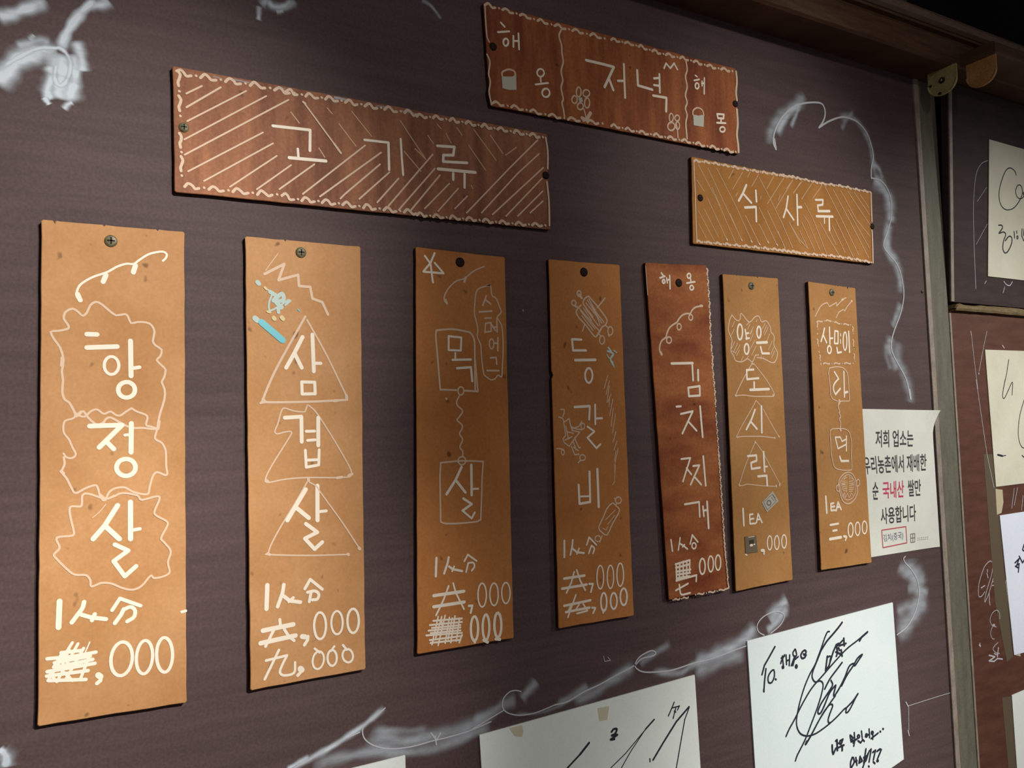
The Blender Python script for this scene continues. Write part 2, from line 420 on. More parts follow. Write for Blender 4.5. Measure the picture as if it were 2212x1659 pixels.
('p5', 'outline'):"""s19 -329,783 -348,819 -343,879 -311,932 -256,968 -239,1010 -207,1063 -156,1103 -91,1136 -64,1171 -12,1215 49,1237 105,1240 132,1276 185,1313 283,1334
o17 -180,940 -184,925 -194,913 -208,906 -224,906 -237,912 -246,923 -248,938 -244,953 -234,965 -220,972 -205,972 -191,966 -183,955
o16 -34,1089 -38,1074 -47,1062 -59,1055 -72,1054 -84,1060 -91,1072 -93,1087 -90,1101 -81,1114 -68,1121 -55,1121 -44,1115 -36,1104
o16 138,1199 134,1186 126,1175 114,1168 101,1168 90,1173 83,1183 81,1197 85,1210 93,1221 105,1228 117,1228 128,1223 136,1212
p29 -337,805 -324,783
p30 258,1332 283,1334
s20 379,1757 392,1740 388,1722 380,1703 383,1682
p17 386,1660 390,1658
s20 383,1638 395,1620 392,1599 383,1583 387,1562
p17 390,1539 394,1536
s20 386,1515 399,1497 394,1478 386,1462 389,1441
p17 393,1417 397,1415
s20 390,1390 402,1376 397,1355 388,1337 391,1320
p17 393,1295 397,1293
s20 389,1271 402,1255 395,1236 387,1218 389,1198
p17 391,1174 395,1172
s20 387,1151 400,1135 394,1113 384,1098 387,1077
p17 390,1052 394,1050
s20 386,1029 397,1011 393,993 383,974 388,956
p17 391,932 395,929
s20 390,906 401,890 397,870 390,854 394,834
p17 398,811 402,809
s20 396,789 410,771 405,753 396,731 401,714
p17 406,691 410,689
s18 389,697 404,685 399,667 390,653 395,638
p15 399,619 403,616
s18 396,600 408,585 405,568 396,553 401,538
p15 405,520 409,518
s18 402,500 416,487 411,472 403,458 407,442
p15 410,421 414,419
s18 407,402 421,387 415,371 407,358 410,343
p15 413,322 417,320
s18 410,304 423,287 417,273 408,257 412,244
p15 415,223 419,221
s14 408,156 422,146 416,129 407,118 412,101
p12 414,84 418,81
s14 411,66 425,53 419,36 411,26 414,8
p12 417,-9 421,-11
s14 414,-29 428,-42 422,-56 414,-68 416,-82
p12 420,-101 424,-103
s14 418,-121 431,-132 425,-146 415,-160 420,-175
p12 423,-193 427,-196
s14 420,-214 432,-225 428,-239 419,-254 424,-268
p12 427,-285 431,-288
s14 425,-304 438,-315 433,-333 424,-344 429,-360
p12 433,-377 437,-380
s14 430,-394 443,-407 439,-423 430,-435 434,-450
p12 438,-469 442,-472
s18 419,-274 430,-285 426,-300 419,-314 422,-327
p15 425,-346 429,-348
s18 421,-364 434,-375 429,-392 421,-405 425,-419
p15 428,-437 432,-439
s18 426,-455 439,-466 433,-481 426,-496 428,-508
p15 432,-527 436,-530
s18 429,-546 442,-558 436,-571 428,-585 431,-598
p15 435,-618 439,-620
s18 431,-638 443,-649 439,-664 431,-676 433,-690
p15 437,-708 441,-711
s18 434,-727 446,-739 441,-754 431,-766 436,-781
p15 439,-799 443,-801
s18 436,-816 449,-831 443,-843 434,-855 437,-872
p15 440,-889 444,-891
s18 438,-906 451,-921 445,-935 436,-947 439,-962
p15 442,-979 446,-982
s18 439,-996 452,-1011 446,-1023 437,-1037 440,-1050
p15 444,-1069 447,-1072
s18 440,-1089 453,-1099 448,-1115 439,-1127 442,-1142
p15 445,-1159 449,-1162
s18 443,-1178 453,-1188 449,-1204 440,-1215 444,-1230
p15 447,-1249 451,-1252
s18 444,-1268 457,-1280 452,-1295 442,-1306 446,-1322
p15 450,-1339 454,-1341
s18 447,-1355 459,-1370 457,-1386 448,-1395 451,-1410
p15 456,-1429 460,-1431
s16 440,-1149 449,-1162 446,-1173 438,-1184 442,-1196
p14 444,-1213 448,-1216
s16 442,-1228 451,-1240 447,-1252 441,-1265 443,-1278
p14 446,-1293 450,-1296
s16 444,-1311 454,-1321 451,-1333 445,-1346 447,-1357
p14 450,-1374 454,-1376
s16 448,-1388 458,-1402 455,-1413 449,-1425 453,-1438
p14 456,-1454 460,-1457
s16 455,-1469 466,-1483 462,-1493 455,-1507 459,-1518
p14 462,-1534 466,-1537
s16 461,-1552 470,-1563 468,-1575 462,-1584 465,-1598
p14 467,-1615 471,-1617
s16 465,-1631 476,-1643 471,-1656 464,-1666 466,-1678
p13 468,-1694 472,-1697
p18 470,-1711 482,-1761 435,-1770
s19 426,-1766 408,-1777 384,-1773 358,-1767 333,-1769
p16 303,-1773 307,-1776
s19 274,-1770 251,-1781 223,-1777 205,-1770 182,-1773
p16 147,-1776 151,-1778
s19 116,-1772 97,-1783 70,-1778 47,-1770 26,-1772
p16 -5,-1776 -2,-1779
s18 -100,-1790 -113,-1800 -136,-1796 -155,-1787 -173,-1790
p16 -195,-1794 -191,-1797
s18 -218,-1790 -233,-1800 -254,-1796 -269,-1788 -290,-1791
p15 -312,-1794 -309,-1796""",
('p5', 'faint'):"""p7 -493,1722 -481,1410""",
('p6', 'lettering'):"""o24 -174,1108 -181,1070 -194,1039 -211,1021 -229,1021 -244,1037 -253,1067 -255,1105 -248,1144 -235,1175 -218,1193 -200,1193 -185,1177 -176,1146
p23 -129,1135 -115,1027
p23 -119,1091 -79,1099
p23 -123,1033 -74,1041
o24 -87,916 -92,890 -103,869 -118,858 -134,857 -147,868 -156,889 -157,914 -152,940 -141,960 -126,972 -110,973 -97,962 -89,941
o24 120,1115 115,1087 104,1063 90,1050 76,1050 64,1062 56,1085 55,1113 60,1142 71,1165 85,1179 99,1179 111,1167 119,1144
p32 47,990 211,1001
p26 103,943 123,869 239,872
p25 -27,681 -138,673 -139,568 46,582
p26 -28,534 -31,464
p31 -96,448 205,457
p25 -36,221 -106,102 -188,-1
p26 -108,83 -20,2
p27 69,259 54,-41
p25 -186,-300 -50,-296 -51,-357 -139,-378 -135,-446 -2,-438
p27 68,-263 68,-486
p20 75,-432 115,-431
p27 -39,-535 99,-534 100,-646
p25 -298,-882 -297,-1067
p21 -151,-951 -199,-954 -201,-1056 -114,-1057
p21 -202,-1006 -141,-1002
p21 -100,-1049 -68,-954 -13,-1056
p21 -85,-1019 -36,-1016
p33 -39,-1366 -8,-1369
p21 2,-1376 -6,-1410
o16 131,-1297 125,-1331 113,-1357 97,-1371 80,-1369 66,-1353 58,-1325 56,-1290 62,-1257 75,-1231 91,-1217 107,-1218 121,-1235 130,-1263
o17 246,-1305 240,-1338 227,-1363 211,-1377 194,-1375 180,-1359 171,-1331 170,-1298 176,-1265 189,-1239 205,-1226 222,-1227 236,-1243 244,-1271
o18 365,-1303 359,-1335 346,-1360 330,-1373 313,-1371 299,-1355 290,-1328 288,-1296 295,-1264 307,-1239 323,-1226 341,-1227 355,-1243 364,-1270
p15 -293,-1384 -272,-1396""",
('p6', 'outline'):"""s13 -324,1297 -362,1241 -389,1157 -388,1107 -365,1057 -343,1007 -360,937 -368,880 -328,831 -302,778 -220,766 -166,780 -112,803 -44,769 -5,812 15,844 69,852
s13 40,819 139,811 263,768 328,776 370,845 374,891 324,975 336,1074 289,1125 275,1190 215,1253 141,1237 100,1300 37,1290 -30,1236 -66,1228 -108,1258 -183,1322 -205,1248 -258,1239 -324,1293
s12 -45,751 -102,687 -236,520 -332,382
s12 -332,382 -193,388 -35,374 272,373
s11 -14,745 74,663 193,542 288,406 267,373
p22 -331,385 -319,379
p23 -45,751 -32,745
p23 269,393 272,376
s10 -11,326 -118,197 -250,48 -344,-75
s12 -345,-81 -241,-78 -66,-81 76,-87 265,-110
p19 -340,-78 -328,-85
p20 326,-90 335,-100
p20 256,-108 265,-110
s10 -57,-145 -189,-338 -267,-472 -341,-617
s10 -341,-621 -277,-624 -207,-613 -33,-638 244,-666
p21 -57,-142 -55,-151
p20 -341,-614 -333,-624
p21 244,-654 248,-667
p21 310,-639 299,-657""",
('p6', 'faint'):"""p8 -285,1225 -333,1160
p8 -300,1136 -366,1045
p8 -300,996 -357,912
p8 -258,978 -334,868
p8 -224,960 -301,857
p8 -66,1221 -104,1188
p8 -50,1203 -89,1143
p8 2,1173 -58,1087
p8 -4,1095 -63,1003
p8 18,1025 -60,920
p8 32,954 -47,843
p8 70,1260 51,1233
p8 195,1219 144,1152
p8 221,1201 159,1107
p8 247,1182 176,1082
p8 264,1104 207,1011
p8 300,1020 228,914
p9 313,942 270,863
p9 328,903 277,824
p8 -237,896 -285,832
p8 -92,836 -130,803
p8 -181,827 -219,776
p8 114,846 102,807
p8 149,834 139,808
p8 -19,1127 -49,1087
p8 -300,869 -359,887
s10 -7,323 65,265
s10 98,226 205,71 330,-97
s10 -48,-148 55,-266 194,-470 309,-642""",
('p6', 'bill'):"""f7 185,-714 268,-831 74,-948 2,-832""",
('p6', 'billink'):"""o17 144,-845 140,-856 131,-865 118,-869 105,-868 93,-862 85,-853 83,-841 87,-830 96,-821 108,-817 122,-818 134,-824 141,-833
p6 29,-828 174,-749 232,-829 81,-920 29,-828
p6 154,-779 196,-826
p6 183,-756 216,-790""",
('p6', 'patch'):"""f7 -293,-1191 -119,-1190 -104,-1378 -292,-1378""",
('p6', 'patchmark'):"""f7 -235,-1236 -161,-1233 -160,-1280 -234,-1282""",
('p6', 'patchdash'):"""p28 -213,-1292 -191,-1292
p18 -160,-1287 -153,-1287
p7 -242,-1201 -150,-1199""",
('p7', 'lettering'):"""p23 -186,1175 -214,1105 -262,1011
p23 -211,1084 -162,1000
p22 -94,1192 -102,985
p22 -92,1054 -45,1059
o22 -83,916 -89,896 -99,880 -114,870 -130,870 -143,879 -151,895 -153,915 -148,935 -137,952 -122,961 -107,961 -94,953 -85,937
p22 1,1150 60,1146 47,995 -18,994 1,1150
p15 105,1119 105,1092
p15 95,1046 98,999
p24 23,943 30,878 101,890
o21 215,1029 208,979 195,940 179,917 164,917 152,939 145,978 146,1027 153,1076 166,1116 182,1138 198,1139 210,1117 216,1078
p24 260,1153 256,893
p22 -48,643 22,558
s22 22,558 -38,516 -78,468 -77,413 -51,365
p25 -51,365 43,437
p22 128,649 112,334
p29 121,386 175,396
p20 -98,-160 -60,-297 95,-251
p20 -98,-157 -6,-159 21,-211 95,-189
p20 107,-149 91,-330
p28 -34,-396 -13,-450 119,-454
p29 -326,-859 -324,-1055
p24 -193,-948 -244,-954 -245,-1034 -160,-1034
p25 -242,-991 -181,-989
p25 -155,-1041 -112,-943 -63,-1034
p25 -137,-1002 -86,-999
p26 -274,-1204 -128,-1199
p26 -230,-1277 -161,-1274
p35 -293,-1370 -91,-1365
p30 -39,-1359 1,-1366
p21 11,-1374 -16,-1408
o20 135,-1297 128,-1333 112,-1361 93,-1376 73,-1374 56,-1356 46,-1326 45,-1289 52,-1253 67,-1225 87,-1210 107,-1212 124,-1230 134,-1260
o18 264,-1294 257,-1328 242,-1355 223,-1369 204,-1367 188,-1350 178,-1322 177,-1287 184,-1252 198,-1226 217,-1212 237,-1213 253,-1230 263,-1259
o19 397,-1288 390,-1321 375,-1346 356,-1359 336,-1358 320,-1341 310,-1314 309,-1281 316,-1248 330,-1222 349,-1209 369,-1211 386,-1227 396,-1254""",
('p7', 'outline'):"""s12 -338,1316 -294,1376 -238,1440 -175,1478 -107,1495
p12 -107,1495 -70,1449 62,1508 62,1463 183,1553 248,1578
p12 38,1315 96,1388 188,1427 207,1407 260,1466 345,1534
p24 346,1542 359,1540
p24 166,1545 193,1554
s17 -318,1248 -294,1260 -272,1259 -244,1255 -218,1260
p14 -188,1268 -184,1266
s17 -155,1268 -130,1279 -106,1276 -80,1268 -54,1270
p14 -24,1268 -20,1266
s17 5,1257 31,1262 54,1253 74,1244 105,1243
p15 136,1244 140,1242
s17 172,1238 199,1248 222,1243 243,1235 274,1235
p15 306,1238 310,1236
s17 -317,1244 -303,1231 -308,1213 -315,1199 -313,1184
p14 -309,1163 -305,1161
s17 -330,1039 -316,1026 -318,1008 -323,996 -318,978
p14 -313,958 -309,956
p20 -319,1106 -317,1103
p20 -307,885 -305,882
p20 -288,741 -286,734
s17 -300,843 -287,833 -293,818 -301,806 -297,793
p14 -294,778 -290,776
s16 340,1215 354,1200 348,1184 337,1170 341,1153
p13 345,1131 349,1129
s16 331,1051 346,1036 342,1012 334,990 341,968
p13 347,941 351,939
s16 333,875 346,864 343,840 334,825 340,804
p13 345,782 349,780
s17 -244,738 -215,749 -182,745 -162,737 -128,742
p14 -90,745 -86,743
s17 -48,742 -23,753 6,750 38,742 64,746
p14 106,750 110,748
s17 144,747 173,757 203,754 236,746 263,750
p15 306,754 310,752
s13 -137,687 -75,698 18,705 111,694 170,656 197,601 203,490 203,392 201,302 186,283 108,282 35,281
s12 -137,687 -157,625 -148,543 -141,447 -142,366 -106,311 -17,281
p34 10,293 19,276
p34 2,255 13,266
s15 7,255 -17,214 9,153 -8,139 22,97 -4,64 13,15 0,-46
p32 1,-63 7,-77
s13 -182,-70 -79,-54 3,-54 105,-66 165,-106 190,-175 196,-258 178,-381 178,-539 146,-568 43,-566 -59,-551 -138,-524 -168,-462 -189,-340 -187,-198 -182,-70
s15 -63,-663 19,-606 102,-593 174,-614 221,-671 246,-748 254,-844 199,-923 112,-968 40,-970 -29,-935 -64,-859 -87,-763 -82,-702 -63,-663
s13 -74,-730 -121,-747 -134,-780 -111,-809 -70,-811
s13 244,-707 283,-688 303,-724 287,-764 249,-769""",
('p7', 'faint'):"""s10 -29,-685 26,-640 100,-620 161,-641 208,-698 233,-781 216,-856 148,-913 64,-928 -6,-896 -41,-826 -65,-751 -51,-704 -29,-685
p9 13,-674 57,-635
p9 23,-674 77,-650
p9 119,-638 127,-673
p9 149,-660 199,-684
p9 -20,-696 52,-696
p9 -32,-719 50,-720
p9 -34,-742 49,-740
p9 -26,-766 52,-761
p9 -28,-790 55,-785
p9 73,-697 56,-832
p9 114,-706 187,-700
p9 112,-730 195,-728
p9 110,-754 199,-749
p9 107,-781 191,-779
p9 100,-804 184,-803
p9 103,-828 166,-825
p9 -24,-875 20,-837 25,-898 71,-847 97,-903 143,-851 172,-880
p9 -12,-848 5,-890
p9 -9,-808 52,-818
p9 -23,-733 29,-732""",
('A', 'lettering'):"""p25 -971,133 -811,141 -658,148
p24 -658,148 -663,-31
p21 -766,-31 -762,-102
p28 -839,-117 -526,-101
p22 -174,138 49,148
p23 49,148 50,-99
p20 167,200 174,25 183,-127
p26 529,191 705,207 690,126 589,113 585,51 832,74
p29 531,-25 918,-6
p25 685,-45 683,-105
p25 803,-38 799,-165""",
('A', 'outline'):"""s22 -1717,451 -1686,466 -1664,449 -1644,425 -1609,434
p19 -1573,443 -1570,441
s23 -1539,431 -1507,466 -1479,451 -1456,429 -1420,435
p19 -1384,447 -1382,446
s23 -1347,436 -1318,468 -1284,457 -1264,433 -1228,442
p20 -1190,454 -1187,452
s24 -1152,441 -1121,476 -1091,460 -1064,439 -1033,443
p20 -991,453 -988,451
s24 -954,439 -917,468 -891,457 -868,429 -830,437
p21 -787,447 -784,445
s22 -1705,449 -1691,428 -1697,396 -1707,364 -1703,335
p19 -1699,293 -1696,292
s22 -1703,255 -1687,227 -1692,196 -1702,166 -1696,135
p19 -1692,96 -1690,94
s22 -1699,-46 -1686,-68 -1688,-103 -1697,-124 -1691,-158
p19 -1686,-193 -1684,-195
s22 -1689,-228 -1676,-258 -1682,-285 -1692,-317 -1689,-344
p19 -1685,-380 -1683,-382
s22 -1664,-467 -1639,-438 -1606,-451 -1587,-474 -1558,-467
p19 -1519,-456 -1517,-458
s22 -1484,-467 -1455,-440 -1427,-449 -1404,-471 -1371,-464
p19 -1334,-454 -1331,-456
s23 -1299,-463 -1270,-432 -1237,-448 -1214,-468 -1179,-459
p20 -1143,-451 -1140,-452
s23 -1105,-463 -1076,-426 -1046,-441 -1015,-463 -985,-451
p20 -946,-440 -943,-442
p14 -1646,283 -1529,366
p15 -1646,172 -1384,383
p13 -1641,61 -1184,390
p13 -1664,-90 -1022,377
p14 -1661,-211 -838,378
p13 -1637,-341 -1053,64
p13 -1519,-403 -972,-15
p13 -1321,-425 -942,-116
p13 -1109,-419 -825,-178
s23 -860,445 -824,471 -806,453 -792,430 -764,435
p20 -726,445 -723,443
s23 -693,434 -667,464 -641,454 -617,433 -586,439
p20 -554,450 -551,448
s24 -521,439 -494,470 -465,459 -444,438 -412,444
p20 -379,454 -376,452
s24 -344,442 -313,471 -290,461 -266,434 -236,444
p21 -199,454 -196,453
s25 -167,441 -130,471 -106,460 -87,436 -53,443
p21 -15,454 -12,453
s25 17,442 53,476 82,461 104,439 136,444
p22 173,455 177,454
s26 211,446 240,478 274,462 295,436 328,448
p22 367,456 370,455
s22 -907,-448 -877,-426 -857,-444 -839,-473 -807,-469
p19 -773,-460 -770,-462
s23 -741,-473 -714,-440 -682,-453 -666,-474 -632,-466
p20 -599,-456 -596,-458
s23 -567,-469 -536,-438 -508,-449 -488,-474 -453,-464
p20 -420,-455 -417,-457
s24 -386,-466 -352,-436 -328,-452 -305,-475 -273,-466
p20 -237,-458 -234,-460
s24 -199,-472 -171,-437 -139,-453 -122,-477 -87,-468
p21 -50,-459 -47,-461
s25 -10,-471 20,-442 48,-454 71,-478 107,-468
p21 143,-458 146,-460
s25 182,-469 213,-438 240,-452 270,-477 300,-468
p22 342,-456 345,-458
p14 -926,-396 -627,-144
p14 -731,-413 -171,88
p15 -584,-417 -24,46
p15 -363,-368 -35,-61
p14 -405,-414 -363,-368
p15 -235,-397 51,-122
p15 -70,-408 137,-167
p15 36,-426 480,103
p15 131,-453 497,-27
p16 252,-439 546,-83
p14 -708,375 -451,60
p19 -451,60 -393,-12
p19 -715,381 -697,370
s26 329,432 353,458 379,450 403,432 427,441
p22 460,451 463,450
s26 491,445 519,472 544,460 563,445 589,451
p23 625,459 628,457
s27 660,449 689,476 710,465 727,444 757,451
p23 792,460 795,458
s27 827,450 854,474 877,465 900,443 930,450
p23 962,459 966,457
s28 996,447 1029,476 1049,462 1071,442 1104,449
p24 1136,456 1140,454
s28 1169,448 1204,470 1228,461 1247,442 1277,448
p24 1315,455 1318,453
s29 1352,444 1378,472 1411,459 1428,439 1462,447
p25 1497,455 1501,453
s29 1532,446 1565,469 1593,460 1612,437 1645,447
p25 1684,454 1688,452
s24 307,-481 332,-456 357,-467 375,-487 401,-478
p21 436,-471 439,-473
s24 467,-481 493,-455 520,-466 539,-482 569,-476
p21 601,-468 604,-470
s25 636,-477 659,-449 688,-461 711,-477 738,-473
p21 770,-463 774,-465
s25 803,-473 829,-447 859,-455 880,-473 906,-466
p22 943,-459 947,-461
s26 981,-467 1005,-444 1036,-453 1054,-474 1085,-467
p22 1120,-458 1124,-460
s26 1158,-465 1186,-440 1215,-451 1233,-467 1262,-461
p22 1301,-453 1305,-455
s26 1336,-463 1365,-436 1394,-444 1419,-462 1451,-454
p23 1487,-445 1491,-447
s27 1524,-451 1556,-427 1585,-436 1607,-452 1638,-444
p23 1677,-435 1681,-437
s20 1718,453 1737,312 1730,141
s20 1715,4 1731,-196 1727,-432
p14 383,-414 639,-150
p14 516,-423 728,-186
p14 688,-380 822,-246
p15 809,-407 1286,81 1623,413
p15 968,-389 1379,44 1632,275
p16 1086,-392 1676,142
p15 1232,-393 1657,30
p15 1363,-379 1662,-95
p15 1507,-330 1658,-197""",
('A', 'faint'):"""p9 -820,276 -750,195
p9 -403,245 -252,68
p9 -288,376 -107,180
p9 -584,3 -535,-69
p9 -505,367 -461,323
p10 167,370 269,232
p10 200,90 360,-72
p10 269,232 405,58
p10 535,394 572,361
p10 737,396 788,332
p10 914,408 1149,143
p11 1093,380 1226,220
p10 855,246 1032,29
p11 1253,208 1379,305
p10 870,-137 887,-166
p10 435,276 491,207
p10 622,322 672,242
p10 306,132 412,46
p10 347,107 371,79""",
('B', 'lettering'):"""p20 -1493,340 -1452,308
p20 -1529,236 -1401,273
p20 -1355,237 -1359,126
p20 -1296,275 -1295,115
p20 -1357,186 -1299,198
o20 -1415,160 -1418,144 -1427,130 -1438,120 -1451,117 -1462,122 -1469,133 -1472,148 -1468,165 -1460,179 -1448,188 -1436,191 -1425,187 -1417,176
o18 -1010,-66 -1015,-84 -1027,-100 -1044,-111 -1063,-115 -1079,-110 -1090,-99 -1094,-82 -1089,-64 -1077,-48 -1060,-37 -1041,-34 -1025,-38 -1014,-49
p18 -1054,-122 -1053,-168
p19 -1116,-206 -966,-162
o20 -952,-261 -957,-281 -971,-298 -989,-310 -1009,-313 -1027,-308 -1038,-295 -1042,-278 -1037,-258 -1024,-241 -1006,-229 -986,-225 -968,-230 -956,-243
p30 -486,171 -272,173 -130,170 -261,-70
p30 -197,26 -148,-82
p26 6,230 5,38 5,-136
p26 -82,30 -9,44
p29 185,197 186,31 384,22
p25 494,216 489,9
p25 414,153 486,172
p25 410,78 487,83
p28 392,-42 581,-33 567,-188
p21 564,296 597,359 654,314 713,383 758,320
p19 1022,305 1047,296
p19 1000,243 1077,270
p19 1120,257 1117,202
p19 1157,303 1143,115
p19 1112,229 1151,240
o20 1068,193 1065,178 1056,165 1045,157 1032,154 1021,159 1014,169 1013,183 1016,198 1025,211 1036,219 1049,222 1059,217 1066,207
p23 1329,-86 1434,-74 1425,-123 1339,-133 1329,-86
p23 1385,-135 1385,-179
p23 1319,-190 1454,-172
o20 1440,-248 1435,-262 1424,-274 1408,-282 1390,-285 1375,-282 1364,-273 1361,-261 1366,-248 1377,-235 1394,-227 1411,-224 1427,-227 1437,-236""",
('B', 'outline'):"""s25 -1666,474 -1630,501 -1605,488 -1584,468 -1551,476
p21 -1509,483 -1506,481
s25 -1471,473 -1438,494 -1405,484 -1386,465 -1350,469
p22 -1312,476 -1308,474
s26 -1273,464 -1239,485 -1207,476 -1186,458 -1149,461
p22 -1110,466 -1106,465
s26 -1067,456 -1032,481 -1003,467 -982,450 -947,454
p22 -902,459 -898,457
s27 -865,450 -820,475 -795,462 -772,442 -731,449
p23 -688,457 -684,455
s27 -647,447 -607,475 -573,463 -553,445 -514,452
p23 -466,459 -462,457
s28 -423,449 -384,478 -348,464 -323,446 -285,451
p24 -239,458 -235,456
s14 -1665,476 -1661,319 -1652,171 -1631,118
s16 -1658,-12 -1628,-81 -1646,-200 -1630,-279 -1647,-381 -1624,-500
s25 -1616,-487 -1580,-463 -1548,-474 -1525,-492 -1493,-485
p21 -1447,-479 -1443,-481
s25 -1405,-488 -1373,-463 -1340,-475 -1311,-496 -1276,-488
p22 -1233,-482 -1229,-484
s26 -1190,-491 -1152,-467 -1126,-481 -1100,-501 -1063,-496
p22 -1014,-489 -1010,-491
s26 -974,-500 -930,-474 -899,-485 -874,-505 -832,-497
p22 -787,-489 -783,-491
s27 -739,-498 -704,-471 -664,-480 -637,-497 -598,-489
p23 -551,-479 -547,-481
s27 -500,-486 -468,-459 -427,-468 -398,-487 -361,-475
p23 -308,-466 -304,-468
s19 -786,424 -814,356 -787,266 -786,179 -774,94 -804,-8 -787,-100 -811,-183 -790,-292 -807,-338 -790,-413 -783,-481
o17 -566,-181 -570,-204 -579,-223 -591,-235 -604,-237 -615,-230 -623,-213 -625,-192 -621,-169 -612,-150 -600,-137 -587,-135 -575,-143 -568,-159
o17 -458,-174 -463,-191 -476,-206 -493,-217 -512,-220 -529,-216 -540,-205 -543,-190 -538,-173 -526,-158 -509,-147 -490,-144 -473,-148 -462,-159
o17 -463,-277 -467,-300 -477,-321 -490,-333 -504,-336 -517,-328 -525,-311 -527,-288 -522,-264 -513,-244 -500,-232 -485,-229 -473,-237 -465,-254
o17 -544,-326 -548,-342 -559,-357 -574,-366 -591,-369 -605,-365 -615,-354 -618,-339 -613,-323 -603,-309 -588,-300 -571,-297 -557,-301 -547,-312
o17 -618,-269 -622,-287 -632,-303 -645,-313 -660,-315 -673,-310 -682,-298 -684,-281 -680,-264 -671,-248 -657,-238 -642,-235 -629,-241 -620,-253
s15 -540,-352 -522,-410 -513,-462
p39 -565,-453 -524,-464
p39 -502,-451 -457,-382
s18 -1497,-187 -1492,-153 -1425,-114 -1358,-118 -1346,-157
s26 -151,461 -121,483 -93,476 -74,458 -40,466
p23 -3,473 1,471
s27 31,465 69,486 90,480 114,464 147,469
p23 183,474 188,473
s27 219,465 252,490 278,475 300,455 331,461
p23 370,466 375,464
s28 407,455 438,477 471,467 486,446 520,453
p24 562,460 567,458
s28 598,453 634,476 668,468 685,450 721,458
p24 762,466 767,464
s28 802,458 840,483 865,473 885,455 922,462
p24 966,468 970,466
s29 1004,458 1041,479 1068,470 1090,448 1124,454
p25 1170,460 1175,458
s29 1207,452 1251,473 1282,464 1296,443 1335,452
p25 1382,461 1387,459
s30 1423,454 1464,479 1497,470 1520,455 1556,460
p26 1602,471 1607,469
s26 -196,-477 -161,-452 -138,-466 -115,-482 -87,-477
p22 -47,-472 -43,-474
s26 -9,-481 23,-459 45,-471 73,-489 106,-483
p23 141,-477 146,-479
s27 175,-485 210,-463 241,-473 258,-492 298,-485
p23 335,-478 340,-480
s27 375,-485 411,-460 437,-473 460,-489 496,-484
p23 534,-477 538,-479
s28 573,-484 608,-462 640,-473 656,-490 692,-483
p24 737,-477 741,-479
s28 772,-486 815,-462 842,-473 865,-490 898,-487
p24 943,-480 948,-482
s29 981,-489 1018,-465 1047,-477 1069,-499 1106,-492
p25 1153,-486 1158,-488
s29 1196,-495 1229,-472 1266,-483 1286,-502 1327,-495
p25 1370,-488 1375,-491
s30 1410,-497 1451,-474 1485,-484 1507,-504 1551,-495
p25 1592,-489 1597,-491
s22 888,447 900,344 871,261 889,150 858,48 878,-34 849,-106 870,-179 846,-278 854,-447
s28 1662,476 1667,357 1645,223 1653,134
s30 1645,23 1648,-145 1626,-278 1638,-395 1639,-483
o17 664,-242 660,-263 651,-281 639,-292 626,-294 615,-287 608,-272 606,-252 610,-231 619,-213 631,-202 644,-199 655,-207 663,-222
o17 754,-231 750,-246 740,-259 726,-268 711,-270 697,-266 688,-257 686,-243 690,-228 700,-216 714,-207 729,-204 743,-208 752,-218
o19 681,-338 674,-359 659,-377 638,-389 616,-393 596,-387 583,-374 579,-355 585,-334 600,-316 621,-304 643,-300 663,-306 677,-319
o17 751,-317 747,-336 738,-352 725,-362 712,-364 701,-358 694,-345 692,-327 696,-308 705,-292 717,-282 730,-280 741,-286 749,-299
s17 704,-301 718,-384 720,-459
s18 954,-155 967,-105 1032,-66 1100,-81 1122,-136""",
('B', 'fillwhite'):"""f9 -1502,-192 -1474,-195 -1380,-177 -1338,-143 -1340,-303 -1422,-319 -1497,-316
f10 -603,-249 -556,-236 -547,-279 -590,-295
f11 961,-155 1039,-155 1126,-130 1111,-273 963,-278""",
('C', 'lettering'):"""p29 -708,274 -771,167 -843,73
p29 -754,157 -642,72
p29 -558,226 -555,98
p31 -748,4 -571,30
p27 -569,30 -574,-140
p26 -17,223 -58,73 -114,-43
p27 -52,61 60,-55
p27 141,263 134,77 128,-112
p33 151,109 207,116
p26 472,237 607,253 598,191 505,171 510,102
p32 510,100 719,123
p32 475,32 773,60
p19 615,25 613,-40
p28 706,35 699,-124""",
